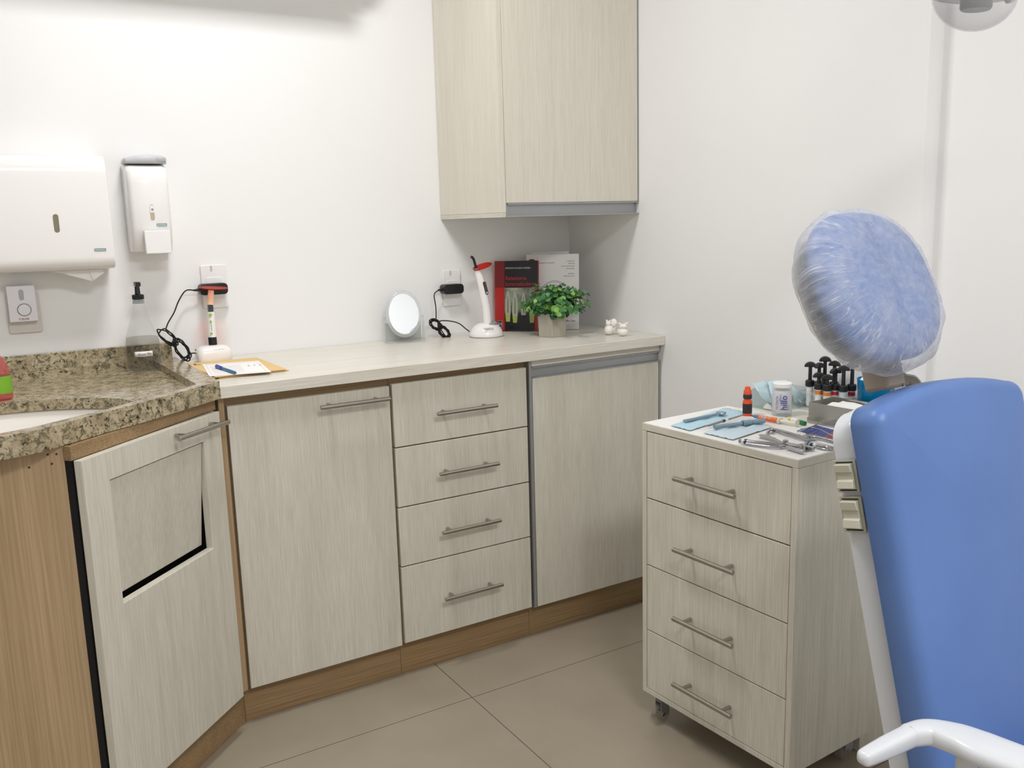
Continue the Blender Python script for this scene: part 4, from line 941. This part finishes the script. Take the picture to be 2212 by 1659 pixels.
obj('handle', B().tube([p-c for p in smooth_path([cp(1668, 935, T+.003), cp(1674, 931, T+.004), cp(1700, 939, T+.004), cp(1730, 946, T+.005), cp(1748, 951, T+.006)], 6)], .0026, 10), M_CHROME, pl2, smooth=60)
obj('hinge_block', B().box(-.012, .012, -.0075, .0075, .001, .014, Matrix.Translation(cp(1751, 951, T)-c) @ Matrix.Rotation(-.9, 4, 'Z')), M_CHROME, pl2, bevel=.002)
obj('handle', B().tube([p-c for p in smooth_path([cp(1756, 946, T+.010), cp(1775, 950, T+.010), cp(1800, 957, T+.009), cp(1822, 963, T+.008)], 5)], .0030, 10), M_CHROME, pl2, smooth=60)
obj('tip', B().tube([cp(1746, 956, T+.006)-c, cp(1737, 966, T+.006)-c, cp(1758, 970, T+.006)-c], [.0055, .0055, .0045], 10), M_CHROME, pl2)
sc_, c = wire('tweezers', 'slim chrome tweezers with navy ring at the right edge of the instruments', 'tweezers', [(1753, 962, .005), (1765, 962, .005), (1785, 966, .0055), (1799, 968, .005)], .0036)
obj('loop', B().tube([p-c for p in smooth_path([cp(1763, 966, T+.003), cp(1775, 969, T+.003), cp(1792, 971, T+.003), cp(1800, 968, T+.003)], 5)], .0022, 10), M_CHROME, sc_, smooth=60)
obj('grip_ring', B().tube([cp(1752, 961, T+.005)-c, cp(1756, 962, T+.005)-c], .0048, 12), mat('navy_ring'), sc_)
obj('grip_ring', B().tube([cp(1756.5, 962, T+.005)-c, cp(1762, 962.3, T+.005)-c], .0046, 12), M_WPL2, sc_)
wire('dental_probe', 'thin chrome probe lying over the blue paper strips', 'dental probe', [(1729, 927, .0085), (1755, 924, .009), (1775, 930, .0095), (1803, 944, .006)], .0014)
wire('dental_explorer', 'thin chrome explorer pointing at the steel box', 'dental probe', [(1722, 933, .003), (1735, 928, .010), (1755, 921, .010), (1768, 915, .006)], .0012)
wire('dental_carver', 'thin chrome carver running between forceps and paper strips', 'dental tool', [(1684, 932, .0025), (1720, 939, .013), (1765, 944, .014), (1815, 958, .013)], .0015)

# ------------------------------------------------------------------ dental chair
BA = math.radians(13.7); XC = -.538
bup = Vector((0, math.sin(BA), math.cos(BA))); bn = Vector((0, -math.cos(BA), math.sin(BA)))
top = Vector((XC, -1.795, .967)); LB = .66
org = top - bup*LB
BK = frame(org, (1, 0, 0), bup)        # z = bn, towards the sitter
dc = thing('dental_chair', 'dental chair with blue padded backrest and white shell and armrest', 'dental chair', (XC, org.y, .0))
m = mat('blue_upholstery_vinyl', (92, 128, 190), .42, spec=.5)
nn = noisetex(m, coords(m), 3.2, 4); r_ = ramp(m, [(.3, (84, 116, 174)), (.7, (93, 125, 183))], nn); L(m, r_.outputs[0], base(m)); bump(m, noisetex(m, coords(m), 420, 3), .12, .0006)
M_BLUE = m
def slab(w0, w1, l, rt, z0, z1, puff, mtx, crown=.014, nu=40, nv=56):
    """upholstered slab: bottom width w0, top width w1, rounded top corners rt, front face puffed"""
    b = B(); out = []
    def outline(inset):
        pts = []; hw0, hw1, h_ = w0/2-inset, w1/2-inset, l-inset; r = max(rt-inset, .004)
        for k in range(9):
            a = PI/2*k/8; pts.append((hw1-r+r*math.cos(a), h_-r+r*math.sin(a)))
        for k in range(1, 10): 
            x = (hw1-r)*(1-2*k/10); pts.append((x, h_ + crown*(1-(x/(hw1-r))**2)))
        for k in range(9):
            a = PI/2 + PI/2*k/8; pts.append((-(hw1-r)+r*math.cos(a), h_-r+r*math.sin(a)))
        for k in range(1, 12):
            t = k/12; pts.append((-(hw1+(hw0-hw1)*t), (h_-r)*(1-t)+inset*t+.01*t))
        for k in range(9):
            a = PI + PI/2*k/8; pts.append((-(hw0-.03)+.03*math.cos(a), inset+.03+.03*math.sin(a)))
        for k in range(1, 10): pts.append((-(hw0-.03)*(1-2*k/10), inset))
        for k in range(9):
            a = 1.5*PI + PI/2*k/8; pts.append(((hw0-.03)+.03*math.cos(a), inset+.03+.03*math.sin(a)))
        for k in range(1, 12):
            t = 1-k/12; pts.append(((hw1+(hw0-hw1)*t), (h_-r)*(1-t)+inset*t+.01*t))
        return pts
    R = []
    R.append([(x, y, z0) for x, y in outline(.006)]); R.append([(x, y, z0+.004) for x, y in outline(.0)])
    er = min(.022, (z1-z0)*.45)
    for k in range(0, 7):
        a = PI/2*k/6; R.append([(x, y, z1-er+er*math.sin(a)) for x, y in outline(er*(1-math.cos(a)))])
    for ins, f in ((.045, .35), (.075, .62), (.11, .84), (.15, 1.0)):
        R.append([(x, y, z1+puff*f) for x, y in outline(ins)])
    b.rings([[mtx @ Vector(c) for c in r] for r in R]); return b
obj('backrest_cushion', slab(.372, .390, LB, .030, .001, .062, .010, BK, crown=.020), M_BLUE, dc, world=True, smooth=60)
obj('backrest_shell', slab(.338, .360, LB-.010, .045, -.050, -.0005, 0, BK @ Matrix.Translation((0, 0, 0))), M_OFFW, dc, world=True, smooth=40)
# rocker switches on the shell's edge
M_RK = mat('beige_switch_plastic', (172, 170, 152), .45); M_RK2 = mat('pale_beige_rocker', (190, 188, 171), .4)
def on_edge(px, py): return PX(px, py, XC-.1825)
for (pa, pb2), lbl in ((((1836, 993), (1855, 1063)), 'upper'), (((1853, 1072), (1867, 1150)), 'lower')):
    A_, B_ = on_edge(*pa), on_edge(*pb2)
    s0 = (A_-org).dot(bup); s1 = (B_-org).dot(bup)
    EF = BK @ Matrix.Translation((-.1825, 0, -.0255)) @ Matrix(((-0, 0, -1, 0), (0, 1, 0, 0), (1, 0, 0, 0), (0, 0, 0, 1)))  # x = thickness, y = up, z = out of the edge
    hh = s0-s1; mid = (s0+s1)/2
    sw = obj('rocker_switch', B().box(-.021, .021, mid-hh/2, mid+hh/2, .0005, .0035, EF), M_RK, dc, world=True, bevel=.0008, label='beige rocker switch')
    obj('rocker', B().prism([(mid-hh*.40, .0036), (mid+hh*.40, .0036), (mid+hh*.37, .0125), (mid+hh*.14, .0105), (mid+hh*.10, .0070), (mid-hh*.10, .0070), (mid-hh*.14, .0105), (mid-hh*.36, .0125)], -.0155, .0155, EF @ Matrix(((0, 0, 1, 0), (1, 0, 0, 0), (0, 1, 0, 0), (0, 0, 0, 1)))), M_RK2, sw, world=True, bevel=.0008)
    for e in (-.43, .43): obj('switch_gap', B().box(-.016, .016, mid+hh*e-.0009, mid+hh*e+.0009, .0036, .0042, EF), M_DARK, sw, world=True)
# armrest
ZA = .575
ar = B()
tip, elb, pe, ip = PZ(1868, 1637, ZA), PZ(1990, 1573, ZA), PZ(2360, 1690, ZA), PZ(2040, 1590, ZA)
ax_ = (pe-ip); ax_.z = 0; ax_.normalize()
elb = PZ(2003, 1571, ZA); far = PZ(2166, 1635, ZA); dr2 = (far-elb).normalized(); dx2 = (elb-tip).normalized()
cpts = [tip, tip.lerp(elb, .33), tip.lerp(elb, .66), elb - dx2*.034, elb - dx2*.010 + dr2*.010, elb + dr2*.040, elb + dr2*.07, elb + dr2*.12, elb + dr2*.20, elb + dr2*.27, elb + dr2*.30]
hw = [.0105, .0130, .0135, .0145, .0185, .027, .032, .032, .031, .027, .014]; hh = [.0100, .0125, .0132, .0138, .0145, .015, .015, .015, .015, .014, .009]
def interp(a, k=6):
    o = []
    for i in range(len(a)-1): o += [a[i]+(a[i+1]-a[i])*j/k for j in range(k)]
    return o + [a[-1]]
PP = smooth_path(cpts, 6); HW, HH = interp(hw), interp(hh); rr5 = []
for i, p in enumerate(PP):
    t = (PP[min(i+1, len(PP)-1)]-PP[max(i-1, 0)]).normalized(); sdv = t.cross(Vector((0, 0, 1))).normalized()
    rr5.append([p + sdv*HW[i]*math.copysign(abs(math.cos(a))**.6, math.cos(a)) + Vector((0, 0, 1))*HH[i]*math.copysign(abs(math.sin(a))**.75, math.sin(a)) for a in [2*PI*k/28 for k in range(28)]])
c_ = sum(rr5[0], Vector())/28; t0 = (PP[1]-PP[0]).normalized()
rr5 = [[c_ - t0*.0085*math.sin(a) + (q-c_)*max(.05, math.cos(a)) for q in rr5[0]] for a in (1.5, 1.1, .75, .4)] + rr5
obj('armrest', B().rings(rr5), M_OFFW, dc, world=True, smooth=70)
# seat, column and base (outside the frame, carry the backrest)
sf = frame(org + Vector((0, -.04, .02)), (1, 0, 0), Vector((0, -1, .05)))
obj('seat_cushion', slab(.46, .42, .62, .10, -.03, .04, .008, frame(org + Vector((0, -.055, .015)), (-1, 0, 0), Vector((0, -1, .04)))), M_BLUE, dc, world=True, smooth=60)
obj('seat_frame', B().box(XC-.20, XC+.20, org.y-.62, org.y+.03, org.z-.085, org.z-.020), M_OFFW, dc, world=True, bevel=.02, seg=3)
obj('chair_column', B().prism(rpoly(.22, .30, .05, 5, XC, org.y-.25), .06, org.z-.086), M_OFFW, dc, world=True)
obj('chair_base', B().prism(rpoly(.46, .80, .08, 6, XC, org.y-.25), .001, .059), M_OFFW, dc, world=True, bevel=.012, seg=3)
pa0 = BK @ Vector((-.2, .30, -.03)); pa1 = tip + Vector((.05, .02, -.01))
obj('armrest_bracket', B().tube([PZ(2090, 1618, ZA-.02), PZ(2090, 1618, ZA-.02)+Vector((0, .0, -.10)), Vector((XC-.21, org.y-.14, org.z-.05))], .014, 12), M_OFFW, dc, world=True)

# headrest
HC = PY(1886, 618, -1.700)
TL = math.radians(27)
hn = Vector((0, -math.cos(TL), math.sin(TL))); hu = Vector((0, math.sin(TL), math.cos(TL)))
hn = (Matrix.Rotation(math.radians(-4), 3, 'Z') @ hn)
HM = frame(HC, Vector((1, 0, 0)), hu)
def puff(rx, ry, tf, tb, seedn=0, wr_=0., crease=.012, nr=26, na=72, sag=0.):
    """rounded disc: local x right, y up, z towards the face"""
    rings = []
    for i in range(nr+1):
        ph = PI*i/nr; r = math.sin(ph)**.72 if 0 < i < nr else .015; z = math.cos(ph)
        rg = []
        for k in range(na):
            a = 2*PI*k/na; sq = 1/(abs(math.cos(a))**2.5+abs(math.sin(a))**2.5)**(1/2.5)
            x, y = rx*r*sq*math.cos(a), ry*r*sq*math.sin(a)
            zz = z*(tf if z > 0 else tb)
            if z > 0: zz -= crease*math.exp(-(x/(rx*.20))**2)*(1-r**3) 
            if wr_:
                s_ = wr_*(noise.noise(Vector((a*7.0, z*1.2, seedn)))*(.35+r) + .8*abs(math.sin(a*19+3*noise.noise(Vector((a*2, 0, seedn)))))*(1-abs(z))**1.0)
                x *= 1+s_; y *= 1+s_*.8
                if y < 0 and z < .55: y *= 1 + sag*(1-abs(z+.2))*abs(math.sin(a))
                zz += wr_*.10*noise.noise(Vector((x*20, y*20, seedn)))
            rg.append(Vector((x, y, zz)))
        rings.append(rg)
    return rings
obj('headrest_cushion', B().rings([[HM @ c for c in r] for r in puff(.137, .137, .052, .040)]), M_BLUE, dc, world=True, smooth=80)
obj('headrest_plate', B().rings([[HM @ (c + Vector((0, 0, -.052))) for c in r] for r in puff(.122, .124, .012, .016, crease=0)]), mat('grey_beige_plate', (205, 199, 186), .5), dc, world=True, smooth=80)
nb0 = HC - hn*.050 - hu*.085
pk = PY(1903, 806, nb0.y-.005)
obj('headrest_neck', B().box(-.026, .026, -.030, .030, -.022, .028, frame(pk, (1, 0, 0), (0, .3, 1))), mat('taupe_neck_block', (158, 146, 136), .45), dc, world=True, bevel=.006)
bt_ = BK @ Vector((.0, LB-.05, -.05))
obj('headrest_post', B().box(-.020, .020, -.30, -.045, -.012, .0, frame(Vector((bt_.x-.02, bt_.y+.012, bt_.z+.06)), (1, 0, 0), bup)), M_STEEL, dc, world=True)
s0_ = pk + Vector((.026, .004, .012)); 
band_pts = smooth_path([pk+Vector((.018, 0, .018)), PY(1935, 806, pk.y+.0), PY(1958, 812, pk.y-.005), PY(1972, 828, pk.y-.012), PY(1978, 850, pk.y-.018)], 6)
bb_ = B(); bb_.rings([[p + Vector((0, s*.018, 0)) + Vector((0, 0, q)) for s, q in ((-1, 0), (1, 0), (1, .003), (-1, .003))] for p in band_pts]); 
obj('headrest_strap', bb_, mat('pale_grey_strap', (178, 178, 176), .5), dc, world=True)
pt_ = PY(1952, 830, band_pts[0].y-.045)
hx_ = PY(1926, 812, pk.y-.028)
cb = B()
for k in range(9): cb.sphere(hx_ + Vector((0, 0, -.0052*k)), .0021, 8, 6)
text('strap_lettering', 'back..', .017, M_INK, dc, WM[dc].inverted() @ frame(PY(1948, 842, pk.y-.036), PY(1985, 836, pk.y-.040)-PY(1948, 842, pk.y-.036), (0, .0, 1)), sx=.8)
obj('bead_chain', cb, M_STEEL, dc, world=True)

# disposable cover over the headrest
m = bpy.data.materials.new('nonwoven_cover_film'); m.use_nodes = True; MATS['nonwoven_cover_film'] = m
nt = m.node_tree; pbs = nt.nodes['Principled BSDF']; pbs.inputs['Base Color'].default_value = (*lin((222, 226, 234)), 1); pbs.inputs['Roughness'].default_value = .7
tr = N(m, 'ShaderNodeBsdfTransparent'); tl = N(m, 'ShaderNodeBsdfTranslucent'); tl.inputs[0].default_value = (*lin((226, 228, 234)), 1)
mx1 = N(m, 'ShaderNodeMixShader'); mx1.inputs[0].default_value = .35; L(m, pbs.outputs[0], mx1.inputs[1]); L(m, tl.outputs[0], mx1.inputs[2])
v = coords(m); n1 = noisetex(m, v, 9, 5, .6, .6); v2 = coords(m, (1, 1, .35)); n2 = noisetex(m, v2, 60, 4, .65, .4)
ad = N(m, 'ShaderNodeMath', operation='ADD'); L(m, n1, ad.inputs[0]); L(m, n2, ad.inputs[1])
rmp = N(m, 'ShaderNodeMapRange'); L(m, ad.outputs[0], rmp.inputs[0]); rmp.inputs[1].default_value = .72; rmp.inputs[2].default_value = 1.32; rmp.inputs[3].default_value = .24; rmp.inputs[4].default_value = .62
tcc = N(m, 'ShaderNodeTexCoord'); sp3 = N(m, 'ShaderNodeSeparateXYZ'); L(m, tcc.outputs['Object'], sp3.inputs[0])
at = N(m, 'ShaderNodeMath', operation='ARCTAN2'); L(m, sp3.outputs[1], at.inputs[0]); L(m, sp3.outputs[0], at.inputs[1])
ln = N(m, 'ShaderNodeVectorMath', operation='LENGTH'); cb2 = N(m, 'ShaderNodeCombineXYZ'); L(m, sp3.outputs[0], cb2.inputs[0]); L(m, sp3.outputs[1], cb2.inputs[1]); L(m, cb2.outputs[0], ln.inputs[0])
cb3 = N(m, 'ShaderNodeCombineXYZ'); ma = N(m, 'ShaderNodeMath', operation='MULTIPLY'); L(m, at.outputs[0], ma.inputs[0]); ma.inputs[1].default_value = 5.5
mb = N(m, 'ShaderNodeMath', operation='MULTIPLY'); L(m, ln.outputs['Value'], mb.inputs[0]); mb.inputs[1].default_value = 6
L(m, ma.outputs[0], cb3.inputs[0]); L(m, mb.outputs[0], cb3.inputs[1]); L(m, sp3.outputs[2], cb3.inputs[2])
n3 = noisetex(m, cb3.outputs[0], 1.6, 2, .6, .3)
fold = ramp(m, [(.490, (0, 0, 0)), (.507, (255, 255, 255)), (.524, (0, 0, 0))], n3)
rad = N(m, 'ShaderNodeMapRange'); L(m, ln.outputs['Value'], rad.inputs[0]); rad.inputs[1].default_value = .075; rad.inputs[2].default_value = .135; rad.inputs[3].default_value = 0; rad.inputs[4].default_value = .42
fm = N(m, 'ShaderNodeMath', operation='MULTIPLY_ADD'); L(m, fold.outputs[0], fm.inputs[0]); L(m, rad.outputs[0], fm.inputs[1]); L(m, rmp.outputs[0], fm.inputs[2])
mx2 = N(m, 'ShaderNodeMixShader'); L(m, fm.outputs[0], mx2.inputs[0]); L(m, tr.outputs[0], mx2.inputs[1]); L(m, mx1.outputs[0], mx2.inputs[2])
L(m, mx2.outputs[0], nt.nodes['Material Output'].inputs['Surface'])
bump(m, n2, .5, .004)
hcv = thing('headrest_cover', 'translucent white disposable cap stretched over the blue headrest', 'cover', mtx=HM)
cr = puff(.1415, .1415, .056, .096, 5, .032, .010, 40, 150, .10)
cr = cr[:-7]
bb2 = B(); bb2.rings(cr, cap=False); bb2.bm.faces.new(list(bb2.bm.verts)[:150][::-1])
obj('cap_fabric', bb2, m, hcv, smooth=80)

# ------------------------------------------------------------------ dental lamp, top right
LC = PY(2106, 0, -1.74)
dl = thing('dental_lamp', 'dental operating lamp with a clear domed visor hanging at the top right', 'dental lamp', LC[:])
M_VIS = clear('clear_visor', (250, 250, 250), .10, (240, 240, 242), .25, ior=1.25)
vr3 = [[Vector((.088*math.cos(t)*math.sin(a), .055*math.sin(t)*math.sin(a), .008-.058*math.cos(a))) for t in [2*PI*k/40 for k in range(40)]] for a in [.05+(PI/2-.05)*j/12 for j in range(13)]]
o = obj('visor', B().rings(vr3, cap=False), M_VIS, dl, smooth=80); s_ = o.modifiers.new('s', 'SOLIDIFY'); s_.thickness = .002
obj('reflector_rim', B().lathe([(.092, .008), (.094, .012), (.092, .018), (.080, .026), (.05, .034)], 44, sx=1, sy=.64), mat('silver_reflector_back', (186, 188, 190), .3, .3), dl, smooth=50)
obj('bulb_holder', B().lathe([(.030, -.016), (.033, -.012), (.033, .006), (.026, .0075)], 20, Matrix.Translation((.004, 0, 0)), sx=.9, sy=.7), M_GREY, dl, bevel=.001)
obj('bulb_socket', B().box(-.006, .014, -.016, .004, .0078, .024), mat('dark_socket', (92, 98, 98), .5), dl)
obj('hinge_knob', B().cyl((-.096, -.006, -.002), (-.086, -.006, .001), .007, n=14).cyl((.096, -.006, .010), (.086, -.006, .008), .007, n=14), M_LGREY, dl)
obj('lamp_arm', B().tube([(-.0, 0, .034), (0, .01, .14), (.14, .06, .30), (.14, .06, CZ-LC.z-.01)], .014, 14), M_LGREY, dl)
